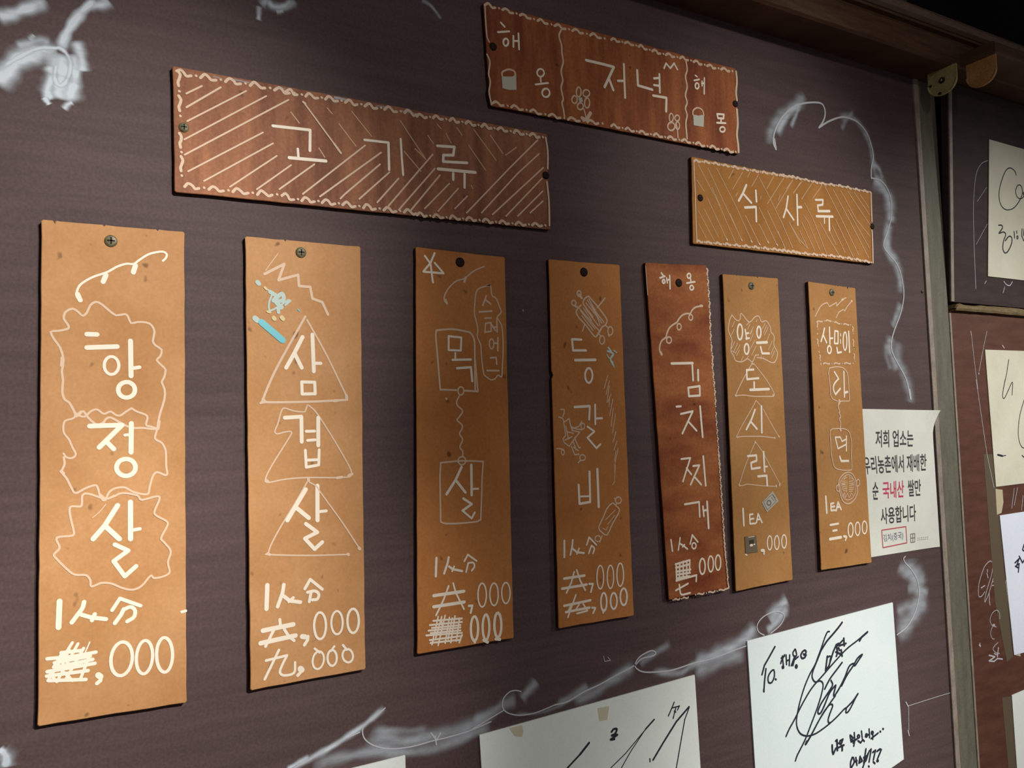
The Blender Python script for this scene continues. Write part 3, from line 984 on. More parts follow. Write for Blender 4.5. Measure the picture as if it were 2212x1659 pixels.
('C', 'outline'):"""s26 -1499,445 -1476,462 -1452,455 -1439,445 -1409,451
p22 -1383,456 -1379,455
s26 -1355,453 -1331,469 -1309,463 -1287,452 -1265,457
p22 -1235,462 -1231,460
s26 -1208,458 -1183,472 -1160,466 -1142,455 -1116,459
p22 -1087,463 -1082,461
s26 -1060,457 -1031,471 -1007,465 -992,454 -968,458
p23 -936,462 -932,461
s27 -907,458 -883,472 -857,465 -841,452 -812,457
p23 -783,462 -779,460
s27 -752,457 -725,473 -701,465 -682,454 -661,457
p23 -627,463 -623,461
s27 -596,457 -569,471 -548,467 -530,454 -498,459
p23 -468,464 -464,462
s28 -434,459 -412,474 -388,468 -364,458 -340,461
p24 -307,466 -302,464
s28 -275,460 -250,476 -222,470 -206,459 -178,464
p24 -143,468 -138,466
s28 -112,464 -78,481 -60,473 -35,463 -10,466
p24 25,471 29,469
s29 59,466 86,484 110,476 131,464 159,468
p25 195,474 199,472
s25 -1517,-466 -1495,-453 -1472,-457 -1457,-468 -1433,-464
p22 -1405,-460 -1401,-462
s26 -1379,-465 -1354,-451 -1333,-456 -1313,-467 -1293,-463
p22 -1262,-458 -1258,-460
s26 -1235,-463 -1211,-448 -1188,-454 -1171,-464 -1149,-462
p22 -1118,-456 -1113,-458
s26 -1089,-461 -1068,-446 -1041,-452 -1026,-462 -1001,-458
p22 -970,-454 -966,-456
s26 -943,-458 -914,-442 -896,-450 -878,-461 -853,-457
p23 -821,-451 -817,-453
s27 -793,-456 -766,-441 -742,-447 -726,-457 -697,-455
p23 -669,-449 -665,-451
s27 -640,-455 -613,-438 -593,-446 -572,-455 -548,-453
p23 -515,-448 -511,-450
s27 -481,-452 -456,-437 -433,-445 -414,-456 -389,-451
p23 -359,-447 -354,-449
s28 -329,-452 -302,-437 -275,-444 -257,-455 -230,-452
p24 -200,-447 -195,-449
s28 -170,-452 -139,-437 -119,-444 -98,-455 -68,-452
p24 -38,-448 -34,-450
s28 -6,-453 23,-437 45,-445 66,-458 91,-452
p24 126,-448 131,-450
s14 -1509,449 -1509,275 -1508,117 -1512,-41 -1516,-277 -1516,-457
p19 -834,-378 -824,-389
p19 -678,-380 -663,-395
p19 -550,-401 -533,-412
p20 -404,-363 -393,-375
p19 -1065,-391 -1055,-407
p20 -254,-383 -243,-394
s26 -148,461 -127,473 -103,469 -88,461 -65,464
p23 -34,468 -29,466
s27 -3,463 20,478 41,473 56,463 81,467
p23 113,471 117,469
s27 143,466 167,480 188,474 205,463 233,467
p23 260,470 265,468
s27 290,465 313,476 336,469 351,459 375,461
p23 407,463 412,461
s28 436,457 460,469 485,463 504,453 527,455
p24 558,459 563,457
s28 586,454 613,467 637,463 657,454 684,458
p24 714,463 719,461
s28 745,460 770,475 798,470 816,461 844,466
p24 873,471 878,469
s29 908,468 928,480 957,476 973,465 1003,469
p24 1033,473 1038,471
s29 1063,467 1093,481 1114,472 1130,461 1157,464
p25 1192,467 1197,465
s29 1227,462 1254,473 1274,469 1294,459 1325,462
p25 1356,466 1361,464
s30 1389,460 1420,474 1439,468 1463,458 1490,462
p25 1523,466 1528,464
s26 -240,-456 -218,-444 -192,-449 -176,-458 -154,-455
p22 -122,-451 -118,-454
s26 -92,-456 -68,-443 -47,-450 -26,-459 -3,-456
p22 26,-452 31,-455
s27 59,-457 79,-445 101,-450 123,-460 149,-457
p23 177,-453 182,-455
s27 206,-457 234,-443 252,-449 273,-460 302,-455
p23 330,-451 335,-453
s27 362,-455 386,-441 409,-447 430,-455 457,-451
p23 487,-446 492,-449
s27 517,-451 543,-437 567,-441 590,-450 614,-447
p24 646,-442 651,-444
s28 676,-445 702,-431 730,-438 749,-446 774,-444
p24 807,-440 812,-443
s28 839,-445 862,-434 887,-438 910,-450 939,-446
p24 969,-443 974,-445
s28 1003,-449 1031,-436 1055,-443 1070,-454 1101,-451
p24 1133,-448 1139,-450
s29 1166,-455 1191,-441 1218,-448 1237,-459 1267,-457
p25 1299,-454 1305,-457
s29 1334,-461 1359,-450 1385,-456 1408,-466 1434,-466
p25 1468,-463 1473,-466
s23 1543,455 1534,279 1530,77
s23 1520,-43 1517,-227 1503,-465""",
('C', 'faint'):"""p9 -1470,233 -1373,118
p9 -1325,44 -1055,-407
p9 -1439,411 -1168,15 -925,-419
p9 -1298,391 -1081,33 -819,-393
p9 -1165,409 -897,14 -657,-394
p9 -1385,-82 -1187,-383
p9 -1470,-115 -1254,-433
p9 -1478,-257 -1374,-412
p10 -991,-94 -824,-393
p10 -748,-84 -534,-416
p10 -528,-168 -393,-379
p10 -514,32 -243,-399
p10 -378,6 -114,-412
p10 -489,393 -342,186 -183,-57 19,-401
p10 -19,-99 158,-337
p9 -903,429 -987,312
p9 -759,419 -929,197
p10 -854,165 -890,120
p10 -634,441 -684,368
p10 -499,425 -623,268
p10 -242,443 -370,275
p10 -75,439 -378,90
p10 81,434 -234,56
p10 215,425 81,271
p9 -1253,181 -1138,-22
p10 -476,170 -484,136
p10 78,431 -40,313
p10 251,445 78,277
p10 425,441 221,216
p11 603,437 423,249
p11 654,435 924,67 1234,-387
p11 808,410 1119,7 1425,-407
p11 953,410 1232,64 1478,-121
p11 1087,417 1517,2
p11 1209,423 1489,164
p11 1330,402 1483,255
p10 267,179 403,-6
p10 -22,-93 134,-282 286,-388
p10 199,-70 409,-404
p10 231,28 312,-50 499,-387
p11 527,-36 666,-215 845,-410
p11 757,-57 967,-374
p11 828,22 1123,-423
p11 699,-133 803,-291
p10 154,-178 286,-388
p10 -164,-82 15,-403
p10 -222,-223 -107,-439
p11 403,-6 623,-429
p11 1067,181 1450,-278
p10 -154,223 -195,150""",
('wall', 'chalk_line'):"""s24 7774,17836 7740,17886 7742,17969 7782,18071 7878,18211 8025,18348 8211,18458 8418,18523 8627,18553 8696,18500 8699,18407 8649,18312 8570,18227
s24 8570,18227 8756,18337 8977,18428 9130,18451 9326,18425 9496,18318 9584,18152 9612,18006 9557,17848 9545,17712
s21 9545,17712 9738,17700 9869,17604 9929,17445 9916,17232 9815,17026 9717,16838 9811,16727 9964,16612 10045,16475 10085,16267 10063,16116 9982,15933 9804,15659 9748,15495 9800,15364 9914,15219 10028,15058 10088,14821
p33 7754,17950 7774,17836
p38 10075,14925 10095,14813
s15 9788,12776 9748,12750 9780,12693 9860,12626 9955,12524 10015,12410 10026,12291 9980,12146 9868,11990 9720,11883 9526,11817
s13 7179,12156 7098,12204 7078,12281 7172,12357 7346,12394 7475,12369 7514,12311 7443,12230 7286,12162
s12 6923,12083 6698,12060 6517,12038 6321,12020 6131,12020
s15 6263,12025 6099,12019 5834,11997 5621,12011 5441,12041 5348,12093 5337,12143 5409,12205 5549,12237 5610,12205 5560,12181 5421,12177 5322,12124 5119,12074 4881,12012 4688,11975 4500,11919 4354,11916
s11 4354,11916 4186,11889 4092,11883 3954,11895 3831,11942 3782,12004 3796,12078 3860,12124 3928,12126 3984,12106
s10 3798,11972 3630,11920 3465,11868
p7 4945,12279 4955,12225 5027,12224 4996,12260
s11 3657,11896 3428,11858 3220,11846 3067,11846 2869,11839 2677,11862 2537,11917 2455,11986 2433,12059 2457,12106 2542,12150 2638,12210
s10 2410,12055 2175,12002 1999,11931 1854,11886
p13 3059,11915 3108,11842 3150,11896
p13 3099,11880 3107,11806
p7 9669,10909 10238,10913 10604,10911
p16 9623,10965 9660,10906
p9 9668,10904 9649,10617
p16 9631,10610 9650,10544""",
('wall', 'chalk_smudge'):"""m.5:167 7711,17882 7691,18002 7797,18157 8005,18344 8213,18479 8364,18606
m.8:117 7807,18020 7936,18207 8106,18376 8274,18490
m.6:67 8059,18144 8161,18315 8229,18426
m.5:111 8976,18425 9198,18477 9412,18379 9552,18177 9602,17974 9627,17738
m.35:72 9006,18269 9106,18417 9272,18564
m.75:227 9578,17702 9755,17635 9903,17472 9898,17290 9908,17141
m.7:168 9875,17167 9811,16981 9815,16772 9963,16606
m.5:94 9562,17909 9707,17869 9787,17729
m.6:170 9845,17001 9781,16816 9952,16651 10025,16416 10016,16205
m.5:131 10017,16086 9905,15901 9798,15749
m.55:166 9765,15644 9724,15452 9783,15336 9860,15176
m.4:205 9921,15576 9878,15368 9997,15133 10091,14882 10078,14749
m.3:110 9664,15539 9647,15363 9723,15189
m.55:315 9872,12748 9877,12619 9988,12499 10025,12334 10046,12191 9907,12027 9687,11898 9515,11871
m.4:163 9624,12667 9867,12513 10178,12446
m.4:137 9783,12362 10026,12344 10230,12244
m.4:162 9536,12098 9831,12144 10181,12120
m.8:198 7275,12298 7411,12400 7594,12498
m.7:126 7588,12407 7403,12281 7224,12186
m.75:185 7082,12266 6888,12162 6620,12087 6361,12042 6132,12036
m.45:165 6877,12003 6612,11973 6355,11944 6123,11898
m.5:97 5391,12123 5532,12186 5820,12270
m.55:136 5336,12122 5077,12040 4814,11952 4561,11918
m.45:100 4754,12024 4575,11965 4377,11912
m.55:117 4162,12177 4077,12104 3982,12034
m.55:122 3936,12042 3800,12020 3631,11957 3468,11933
m.6:88 6263,12025 6097,11997 5904,11952 5552,12033
m.3:43 4816,11993 4256,11876 3909,11913
m1:61 2638,12218 2523,12145 2402,12083 2265,12025 2122,11971 1982,11926 1828,11878
m1:50 1982,11943 1896,11921 1795,11886
m.55:161 2493,12030 2679,11940 2870,11882 3068,11886 3324,11879 3657,11905
m.5:104 2455,11986 2724,11826 3116,11777 3480,11829 3655,11849
m.5:116 1998,11865 2262,11882 2489,11876 2771,11807
m.4:74 2540,12038 2776,11990 3020,11958
m1.2325:110 -205,17615 -107,17657 -3,17732 109,17817
m1.305:167 -213,17114 -131,17235 -54,17337 68,17413 186,17425
m1.45:74 197,17453 235,17570 280,17677 352,17791 437,17897
m0.87:103 523,17918 466,17864 397,17848
m1.45:218 219,17432 208,17328 209,17200 203,17072
m1.305:100 274,17444 296,17346 286,17215 242,17067
m1.015:94 296,17552 330,17455 341,17367 347,17317
m1.305:78 111,17321 143,17251 117,17132 133,17060
m0.725:72 -80,17419 -12,17459 67,17502 132,17490
m1:83 1670,18148 1718,18193 1766,18171 1847,18174 1921,18225 1963,18270
m.8:41 1662,18146 1652,18028
m.7:50 1766,18154 1846,18148
m.6:42 3145,18558 3243,18526 3349,18417
m1.8:52 -166,12462 -137,12434 -119,12393 -124,12329
m.5:121 -156,12429 -116,12392 -114,12327
m1.5:37 -183,17218 -132,17284 -54,17356 25,17417 89,17449 159,17461 197,17466 236,17436 263,17377 258,17287 225,17204 187,17184 162,17236 170,17320 186,17425
m1.6:66 197,17479 230,17576 280,17683 352,17798 426,17894
m1.3:46 95,17078 111,17050 128,17024
m1.3:47 220,17006 247,17048 280,17073
m.9:46 -2,17486 19,17516 30,17531
m1.3:55 1734,18214 1766,18171 1822,18172 1880,18207 1930,18261
m1:49 1658,18145 1655,18078 1651,18015
m.8:41 1753,18143 1755,18093
m1:50 1797,18128 1830,18138 1859,18151""",
('sig', 'ink'):"""p18 -877,899 -986,789 -1058,719 -1101,627
p18 -1036,680 -1067,546 -1086,439
p21 -1085,456 -1084,439
s17 -912,648 -964,633 -1009,583 -1005,524 -955,515 -908,577 -904,641
p20 -894,542 -886,536
p17 -731,784 -787,722 -797,700
p17 -766,777 -756,669
p17 -705,780 -704,673
p17 -645,770 -662,654
p17 -701,714 -652,718
p17 -732,772 -785,757
o17 -753,651 -754,646 -758,643 -763,641 -768,642 -773,645 -776,650 -776,655 -775,660 -771,663 -766,665 -761,664 -756,661 -753,656
s17 -554,822 -591,786 -577,747 -532,752 -545,814
p17 -628,648 -578,724 -542,742
p17 -560,733 -602,644
p17 -580,700 -507,730
o17 -533,623 -535,616 -539,611 -545,609 -551,610 -557,614 -560,620 -561,628 -559,635 -555,640 -549,642 -543,641 -537,637 -534,631
s19 -433,773 -396,785 -371,763 -401,732 -417,746
s19 -433,773 -462,741 -447,703 -403,702 -374,727
s16 46,936 8,933 -43,872 -107,771 -169,683 -231,595 -328,502 -428,375 -510,234 -563,113 -591,12 -577,-74 -521,-144 -417,-183 -292,-185 -162,-157 -30,-117 105,-64 224,-6
s18 224,-6 272,3 259,-44 297,-49 359,-1 443,84 496,130 403,66 282,8
s20 280,1010 209,960 109,899 -9,830 -109,747
s16 -109,747 -191,637 -272,529 -292,460 -246,398 -155,394 -113,344 -149,241 -233,99 -355,-70 -455,-205 -550,-304 -607,-362 -641,-414
p22 736,831 622,786 579,748
s16 705,819 520,751 320,681 81,557 -114,448 -305,341 -477,193 -611,52 -714,-46 -771,-114
s18 241,543 150,483 31,405 -39,343 -90,289
s18 28,368 52,315 1,263 -78,203 -176,124 -228,49 -184,29 -104,111 -11,228 78,286 106,293 61,203 79,187 170,257 274,363 360,474 440,498 467,469 540,520 614,578 523,548 438,473 314,381 209,275
s16 88,179 8,126 -71,68 -208,-39 -344,-168 -459,-270 -383,-208 -208,-39 -90,59 -3,98 32,73 -21,-3 -59,-68 -48,-107 -11,-108
p23 -459,-264 -436,-239
p18 -14,658 -40,564 -58,500
p18 -15,646 23,652
p18 -54,499 5,544
p18 51,648 27,590
p18 5,544 92,691 155,768 194,775
p18 154,756 167,679
p18 182,752 272,800
p19 293,822 295,734
p19 210,747 326,755
p18 166,667 144,633
p18 139,684 221,646
p18 234,694 247,617
p18 189,726 206,692
p19 -13,-369 -15,-442 -3,-475 48,-419
p20 55,-335 74,-327 74,-449
p20 129,-350 177,-342 144,-390 108,-370
p20 104,-419 190,-412
p20 161,-412 157,-466
p20 312,-326 322,-390 366,-369 321,-328
p20 390,-311 392,-405
p20 361,-423 392,-405 368,-462
p20 324,-403 431,-395
o19 482,-374 479,-381 474,-386 466,-387 457,-386 450,-381 445,-374 444,-366 446,-359 452,-354 460,-352 469,-354 476,-359 481,-366
p19 522,-319 529,-402
p19 449,-417 495,-451 537,-423 564,-447
o19 624,-390 622,-398 617,-403 611,-405 604,-403 598,-399 594,-392 593,-384 595,-377 600,-372 607,-370 614,-371 620,-376 623,-383
p19 664,-323 665,-424
p19 588,-396 655,-384
o19 737,-382 734,-388 729,-392 722,-394 714,-392 707,-388 703,-381 701,-375 704,-369 709,-364 716,-363 724,-365 731,-369 736,-375
p19 693,-442 827,-404
p19 727,-405 722,-455
p22 867,-393 875,-397
p22 922,-372 930,-376
s21 328,-589 294,-644 299,-700 361,-646 347,-593
p21 394,-604 406,-693
p22 371,-648 410,-644
p22 471,-608 446,-677 506,-665 471,-614
p22 585,-545 532,-696
p22 538,-635 588,-627
p20 619,-603 542,-698 508,-747
p20 573,-680 641,-582 682,-566 630,-705
p21 708,-609 760,-595 711,-698
p21 788,-614 840,-599 869,-612 790,-703
p20 616,-752 625,-760
p20 708,-722 736,-747
o16 804,-731 802,-735 797,-737 791,-738 784,-736 778,-733 774,-728 772,-724 774,-720 779,-717 786,-717 793,-718 799,-722 803,-726""",
('big', 'ink'):"""p18 -133,699 -243,614
p14 -243,614 -394,520
p9 684,762 513,649
p14 684,762 569,690
p8 569,690 371,513 245,377
p8 513,649 304,506 115,406
p16 1157,800 976,683 781,499 649,367
p10 1160,794 1092,682 1029,479 950,219
p10 608,389 610,357
s17 142,750 172,770 208,761 183,722 143,714 211,706 129,679 174,672
p10 959,886 912,814 873,762
p10 927,833 985,833
p10 977,823 935,724
p10 985,833 1028,835 997,798
p10 954,795 974,781""",
('r1', 'ink'):"""s12 -411,573 -455,630 -576,657 -688,599 -789,455 -869,260 -850,115 -765,38 -634,25 -478,76 -341,186 -253,310 -269,409 -336,435 -404,392 -433,313 -385,243 -295,231 -183,293
p51 -203,315 -169,307
s15 -890,-228 -814,-220 -794,-261 -882,-344 -773,-315 -708,-346 -765,-443 -789,-557 -736,-620 -648,-582 -557,-462 -555,-375 -632,-369 -721,-440
p15 -486,-281 -477,-374
p15 -419,-268 -415,-299
o13 -383,-359 -385,-369 -389,-377 -396,-382 -403,-382 -409,-379 -413,-371 -414,-362 -413,-352 -408,-343 -402,-338 -395,-338 -388,-341 -384,-349
p14 -272,-222 -285,-324 -230,-395 -172,-339
p14 -215,-217 -240,-320""",
('r2', 'ink'):"""p10 -789,835 -869,625 -982,405
s10 -918,540 -1009,320 -977,265 -880,356 -730,507 -765,313
s10 -453,244 -591,22 -669,-223 -651,-383 -583,-462 -516,-462
p22 -1232,-542 -1118,-563
p10 -1118,-563 -1032,-558
p13 -609,-575 -557,-608""",
('r3', 'ink'):"""p19 -1115,292 -1001,340 -1076,252 -1009,269 -1045,153
p19 -1110,244 -1038,212
p19 -996,375 -922,272 -862,314
p19 -898,462 -848,529
p19 -889,449 -847,433""",
('rwall', 'chalk_line'):"""s11 11493,12119 11406,12066 11339,12086 11361,12232 11440,12360 11532,12466 11661,12522 11717,12481 11693,12356 11606,12226 11508,12077 11476,11977 11590,12090 11715,12283 11773,12428
s11 11766,12371 11854,12414 11938,12411
s11 11698,12227 11776,12277 11858,12270 11899,12228
p14 11683,12180 11817,12185
p14 11409,12180 11502,12202
p14 11587,12413 11587,12379
p14 11571,12363 11590,12298
p14 11590,12090 11590,11998
p14 11583,11987 11596,11922
s9 11812,11703 11812,11784 11745,11833 11639,11807 11573,11724 11601,11651 11658,11620 11714,11606
s9 11662,11654 11594,11595 11563,11531 11599,11462 11649,11449
p18 11631,11647 11681,11634
p18 11296,11445 11295,11400
s11 11724,11389 11616,11343 11605,11304 11677,11253 11747,11236
p20 11730,11319 11691,11199
p20 11494,11251 11631,11209 11485,11175 11604,11150 11689,11176 11809,11148
p15 11616,11257 11694,11221
p15 11274,11423 11312,11406
p13 11562,15763 11572,15704
p8 11572,15704 11592,15429 11640,14942
p8 11962,15778 11839,15519 11698,15192
p19 11692,15168 11692,15154
p16 12334,15581 12373,15545
p9 11614,15074 11686,14539 11760,14015 11881,13535
p10 12388,13493 12288,13210
p10 12476,13500 12359,13253
p10 12604,13376 12541,13167""",
('uwall', 'chalk_line'):"""s9 953,2155 816,2100 710,2001 645,1860 610,1663 585,1420 588,1061 601,692 623,274
p6 924,1227 646,911
p6 924,1762 680,1527
s15 1335,424 1399,383 1487,373 1555,433
p11 1355,346 1309,256
p11 885,401 843,362""",
('A', 'rub'):"""m.5:14 -1691,474 -1679,469 -1669,460
m.5:13 -1448,462 -1410,460 -1371,454
m.55:16 -1299,466 -1226,466 -1153,462
m.5:14 -948,467 -899,469 -858,465
m.75:27 -451,467 -399,471 -354,468 -309,463
m.5:19 -70,463 9,467 89,468
m.45:18 169,459 259,461 341,457""",
('notice', 'stamp_frame'):"""p15 -514,-683 -23,-678 -24,-886 -510,-903 -514,-683""",
('notice', 'seal'):"""p12 63,-783 151,-783
p12 59,-890 143,-890
p12 63,-783 59,-890
p12 151,-783 143,-890
p12 108,-787 102,-886
p14 58,-834 148,-837
p7 203,-871 219,-871
p7 205,-848 221,-847
p7 242,-872 258,-872
p7 244,-848 260,-848
p7 281,-872 297,-872
p7 283,-849 299,-849
p7 320,-873 336,-873
p7 323,-849 338,-849
p7 360,-874 376,-874
p7 362,-850 378,-850
p7 399,-874 415,-874
p7 402,-851 418,-850""",
}

# ---------------------------------------------------------------- materials
def mat(name, base, rough=0.6, spec=0.3, metal=0.0):
    m = bpy.data.materials.new(name); m.use_nodes = True
    b = m.node_tree.nodes['Principled BSDF']
    b.inputs['Base Color'].default_value = (*base, 1); b.inputs['Roughness'].default_value = rough
    b.inputs['Specular IOR Level'].default_value = spec; b.inputs['Metallic'].default_value = metal
    return m
def grainy(name, c1, c2, scale=(1, 1, 1), nscale=8, rough=0.5, spec=0.3, fine=0.12, c3=None, bump=0.05, lo=0.35, hi=0.65, dark=None):
    """two-tone mottled wood or painted surface, grain stretched by scale, fine speckle on top"""
    m = mat(name, c1, rough, spec); nt = m.node_tree; N = nt.nodes; L = nt.links; b = N['Principled BSDF']
    tc0 = N.new('ShaderNodeTexCoord'); mp = N.new('ShaderNodeMapping'); mp.inputs['Scale'].default_value = scale
    oi = N.new('ShaderNodeObjectInfo'); tc = N.new('ShaderNodeVectorMath'); tc.operation = 'MULTIPLY_ADD'   # every board gets its own patch of grain
    L.new(oi.outputs['Location'], tc.inputs[0]); tc.inputs[1].default_value = (6.7, 3.1, 9.3); L.new(tc0.outputs['Object'], tc.inputs[2])
    L.new(tc.outputs[0], mp.inputs['Vector'])
    n1 = N.new('ShaderNodeTexNoise'); n1.inputs['Scale'].default_value = nscale; n1.inputs['Detail'].default_value = 6
    n1.inputs['Roughness'].default_value = 0.62
    L.new(mp.outputs[0], n1.inputs['Vector'])
    r = N.new('ShaderNodeValToRGB'); r.color_ramp.elements[0].position = lo; r.color_ramp.elements[1].position = hi
    r.color_ramp.elements[0].color = (*c1, 1); r.color_ramp.elements[1].color = (*c2, 1)
    if c3:
        e = r.color_ramp.elements.new((lo+hi)/2); e.color = (*c3, 1)
    L.new(n1.outputs['Fac'], r.inputs['Fac'])
    n2 = N.new('ShaderNodeTexNoise'); n2.inputs['Scale'].default_value = 420; n2.inputs['Detail'].default_value = 3
    L.new(tc.outputs[0], n2.inputs['Vector'])
    mr = N.new('ShaderNodeMapRange'); mr.inputs['From Min'].default_value = 0.3; mr.inputs['From Max'].default_value = 0.7
    mr.inputs['To Min'].default_value = 1-fine; mr.inputs['To Max'].default_value = 1+fine
    L.new(n2.outputs['Fac'], mr.inputs['Value'])
    mx = N.new('ShaderNodeVectorMath'); mx.operation = 'SCALE'
    L.new(r.outputs['Color'], mx.inputs[0]); L.new(mr.outputs[0], mx.inputs['Scale'])
    out = mx.outputs[0]
    if dark:       # sparse dark specks and knocks
        n3 = N.new('ShaderNodeTexNoise'); n3.inputs['Scale'].default_value = 85; n3.inputs['Detail'].default_value = 1
        L.new(tc.outputs[0], n3.inputs['Vector'])
        r3 = N.new('ShaderNodeValToRGB'); r3.color_ramp.elements[0].position = 0.73; r3.color_ramp.elements[1].position = 0.79
        r3.color_ramp.elements[0].color = (1, 1, 1, 1); r3.color_ramp.elements[1].color = (dark, dark, dark, 1)
        L.new(n3.outputs['Fac'], r3.inputs['Fac'])
        m3 = N.new('ShaderNodeVectorMath'); m3.operation = 'MULTIPLY'
        L.new(out, m3.inputs[0]); L.new(r3.outputs['Color'], m3.inputs[1]); out = m3.outputs[0]
    L.new(out, b.inputs['Base Color'])
    if bump:
        bp = N.new('ShaderNodeBump'); bp.inputs['Strength'].default_value = bump; bp.inputs['Distance'].default_value = 0.001
        L.new(n1.outputs['Fac'], bp.inputs['Height']); L.new(bp.outputs[0], b.inputs['Normal'])
    return m
def chalk_mat(name, col):
    m = bpy.data.materials.new(name); m.use_nodes = True; nt = m.node_tree; N = nt.nodes; L = nt.links
    b = N['Principled BSDF']; b.inputs['Base Color'].default_value = (*col, 1); b.inputs['Roughness'].default_value = 0.95
    b.inputs['Specular IOR Level'].default_value = 0.05
    o = N['Material Output']; tr = N.new('ShaderNodeBsdfTransparent'); mx = N.new('ShaderNodeMixShader')
    at = N.new('ShaderNodeAttribute'); at.attribute_name = 'dust'
    tc = N.new('ShaderNodeTexCoord'); mp = N.new('ShaderNodeMapping')
    mp.inputs['Rotation'].default_value = (0, math.radians(35), 0); mp.inputs['Scale'].default_value = (45, 45, 110)
    n = N.new('ShaderNodeTexNoise'); n.inputs['Scale'].default_value = 1.0; n.inputs['Detail'].default_value = 5
    L.new(tc.outputs['Object'], mp.inputs[0]); L.new(mp.outputs[0], n.inputs['Vector'])
    mr = N.new('ShaderNodeMapRange'); mr.inputs['From Min'].default_value = 0.28; mr.inputs['From Max'].default_value = 0.66
    mr.inputs['To Min'].default_value = 0.5; mr.inputs['To Max'].default_value = 1.1
    L.new(n.outputs['Fac'], mr.inputs[0])
    mu = N.new('ShaderNodeMath'); mu.operation = 'MULTIPLY'; mu.use_clamp = True
    L.new(at.outputs['Fac'], mu.inputs[0]); L.new(mr.outputs[0], mu.inputs[1])
    L.new(mu.outputs[0], mx.inputs[0]); L.new(tr.outputs[0], mx.inputs[1]); L.new(b.outputs[0], mx.inputs[2])
    L.new(mx.outputs[0], o.inputs['Surface'])
    return m
WALL = grainy('wall_ply', (0.077, 0.050, 0.050), (0.100, 0.066, 0.066), (1.0, 1, 14), 7, 0.6, 0.18, 0.16, bump=0.03)
RWALL = grainy('right_ply', (0.082, 0.030, 0.019), (0.120, 0.050, 0.032), (3, 1, 14), 6, 0.55, 0.2, 0.10)
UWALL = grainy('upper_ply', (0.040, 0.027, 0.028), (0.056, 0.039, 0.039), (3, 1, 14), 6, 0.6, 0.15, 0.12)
POST = grainy('post_paint', (0.105, 0.103, 0.074), (0.150, 0.147, 0.110), (14, 1, 3), 7, 0.55, 0.3, 0.10)
BEAD = grainy('bead_metal', (0.22, 0.18, 0.15), (0.33, 0.28, 0.23), (10, 1, 6), 9, 0.45, 0.5, 0.12)
RAIL = grainy('rail_wood', (0.085, 0.042, 0.022), (0.145, 0.078, 0.042), (3, 1, 30), 6, 0.55, 0.3, 0.1)
LIP = grainy('rail_lip', (0.17, 0.11, 0.075), (0.23, 0.16, 0.11), (3, 1, 30), 6, 0.5, 0.4, 0.1)
LEDGE = grainy('ledge_wood', (0.14, 0.10, 0.045), (0.22, 0.17, 0.09), (6, 1, 40), 8, 0.7, 0.2, 0.15)
DARK = mat('recess_shade', (0.012, 0.009, 0.010), 0.9, 0.1)  # near-black: shade behind the panel and above the rail put into colour
EDGE = grainy('board_edge', (0.050, 0.022, 0.012), (0.085, 0.040, 0.020), (1, 1, 1), 60, 0.8, 0.1, 0.2)
TAN = grainy('tan_hardboard', (0.47, 0.235, 0.093), (0.56, 0.30, 0.135), (1, 1, 1), 14, 0.6, 0.12, 0.06, bump=0.03, dark=0.45)
TAN2 = grainy('brown_hardboard', (0.43, 0.165, 0.046), (0.52, 0.215, 0.066), (1, 1, 1), 11, 0.6, 0.12, 0.08, bump=0.03, dark=0.4)
TAN3 = grainy('ochre_hardboard', (0.40, 0.195, 0.062), (0.47, 0.24, 0.085), (1, 1, 1), 14, 0.6, 0.12, 0.07, bump=0.03, dark=0.4)
RED = grainy('red_varnished_wood', (0.21, 0.050, 0.018), (0.42, 0.148, 0.046), (1.5, 1, 4), 7, 0.6, 0.14, 0.14, dark=0.45)
MEAT = grainy('striped_varnished_wood', (0.20, 0.078, 0.046), (0.40, 0.172, 0.086), (9, 1, 1.2), 5, 0.6, 0.14, 0.12, dark=0.5)
DUSK = grainy('dusk_varnished_wood', (0.20, 0.052, 0.023), (0.39, 0.130, 0.045), (9, 1, 1.2), 5, 0.6, 0.14, 0.14, dark=0.5)
MEAL = grainy('yellow_varnished_wood', (0.36, 0.155, 0.034), (0.45, 0.200, 0.050), (4, 1, 1.5), 6, 0.6, 0.14, 0.08, dark=0.5)
PAINT = mat('cream_paint', (0.90, 0.80, 0.66), 0.5, 0.3)
THIN = mat('thin_cream_paint', (0.72, 0.53, 0.38), 0.5, 0.2)
FAINT = mat('faint_paint', (0.62, 0.41, 0.24), 0.5, 0.2)
PALE = mat('pale_aqua_paint', (0.50, 0.62, 0.58), 0.6, 0.2)
TEAL = mat('teal_tape', (0.14, 0.52, 0.60), 0.4, 0.4)
YEL = mat('pale_yellow_paint', (0.72, 0.60, 0.32), 0.6, 0.2)
FILLW = mat('grey_white_paint', (0.56, 0.56, 0.46), 0.6, 0.2)
BILL = mat('bill_grey', (0.48, 0.47, 0.40), 0.6, 0.2)
BILLI = mat('bill_ink', (0.20, 0.19, 0.17), 0.6, 0.2)
PATCH = mat('patch_grey', (0.17, 0.135, 0.085), 0.35, 0.5)
PATCHD = mat('patch_dark', (0.05, 0.035, 0.02), 0.5, 0.3)
CHALK = mat('chalk', (0.50, 0.51, 0.55), 0.95, 0.05)
DUST = chalk_mat('chalk_dust', (0.60, 0.67, 0.74))
CARD = grainy('white_card', (0.72, 0.84, 0.86), (0.78, 0.88, 0.88), (1, 1, 1), 10, 0.6, 0.2, 0.03, bump=0)
CARDG = grainy('grey_card', (0.76, 0.84, 0.80), (0.82, 0.88, 0.86), (1, 1, 1), 10, 0.6, 0.2, 0.03, bump=0)
CARDY = grainy('yellowed_card', (0.62, 0.62, 0.48), (0.72, 0.72, 0.60), (1, 1, 1), 12, 0.6, 0.2, 0.03, bump=0)
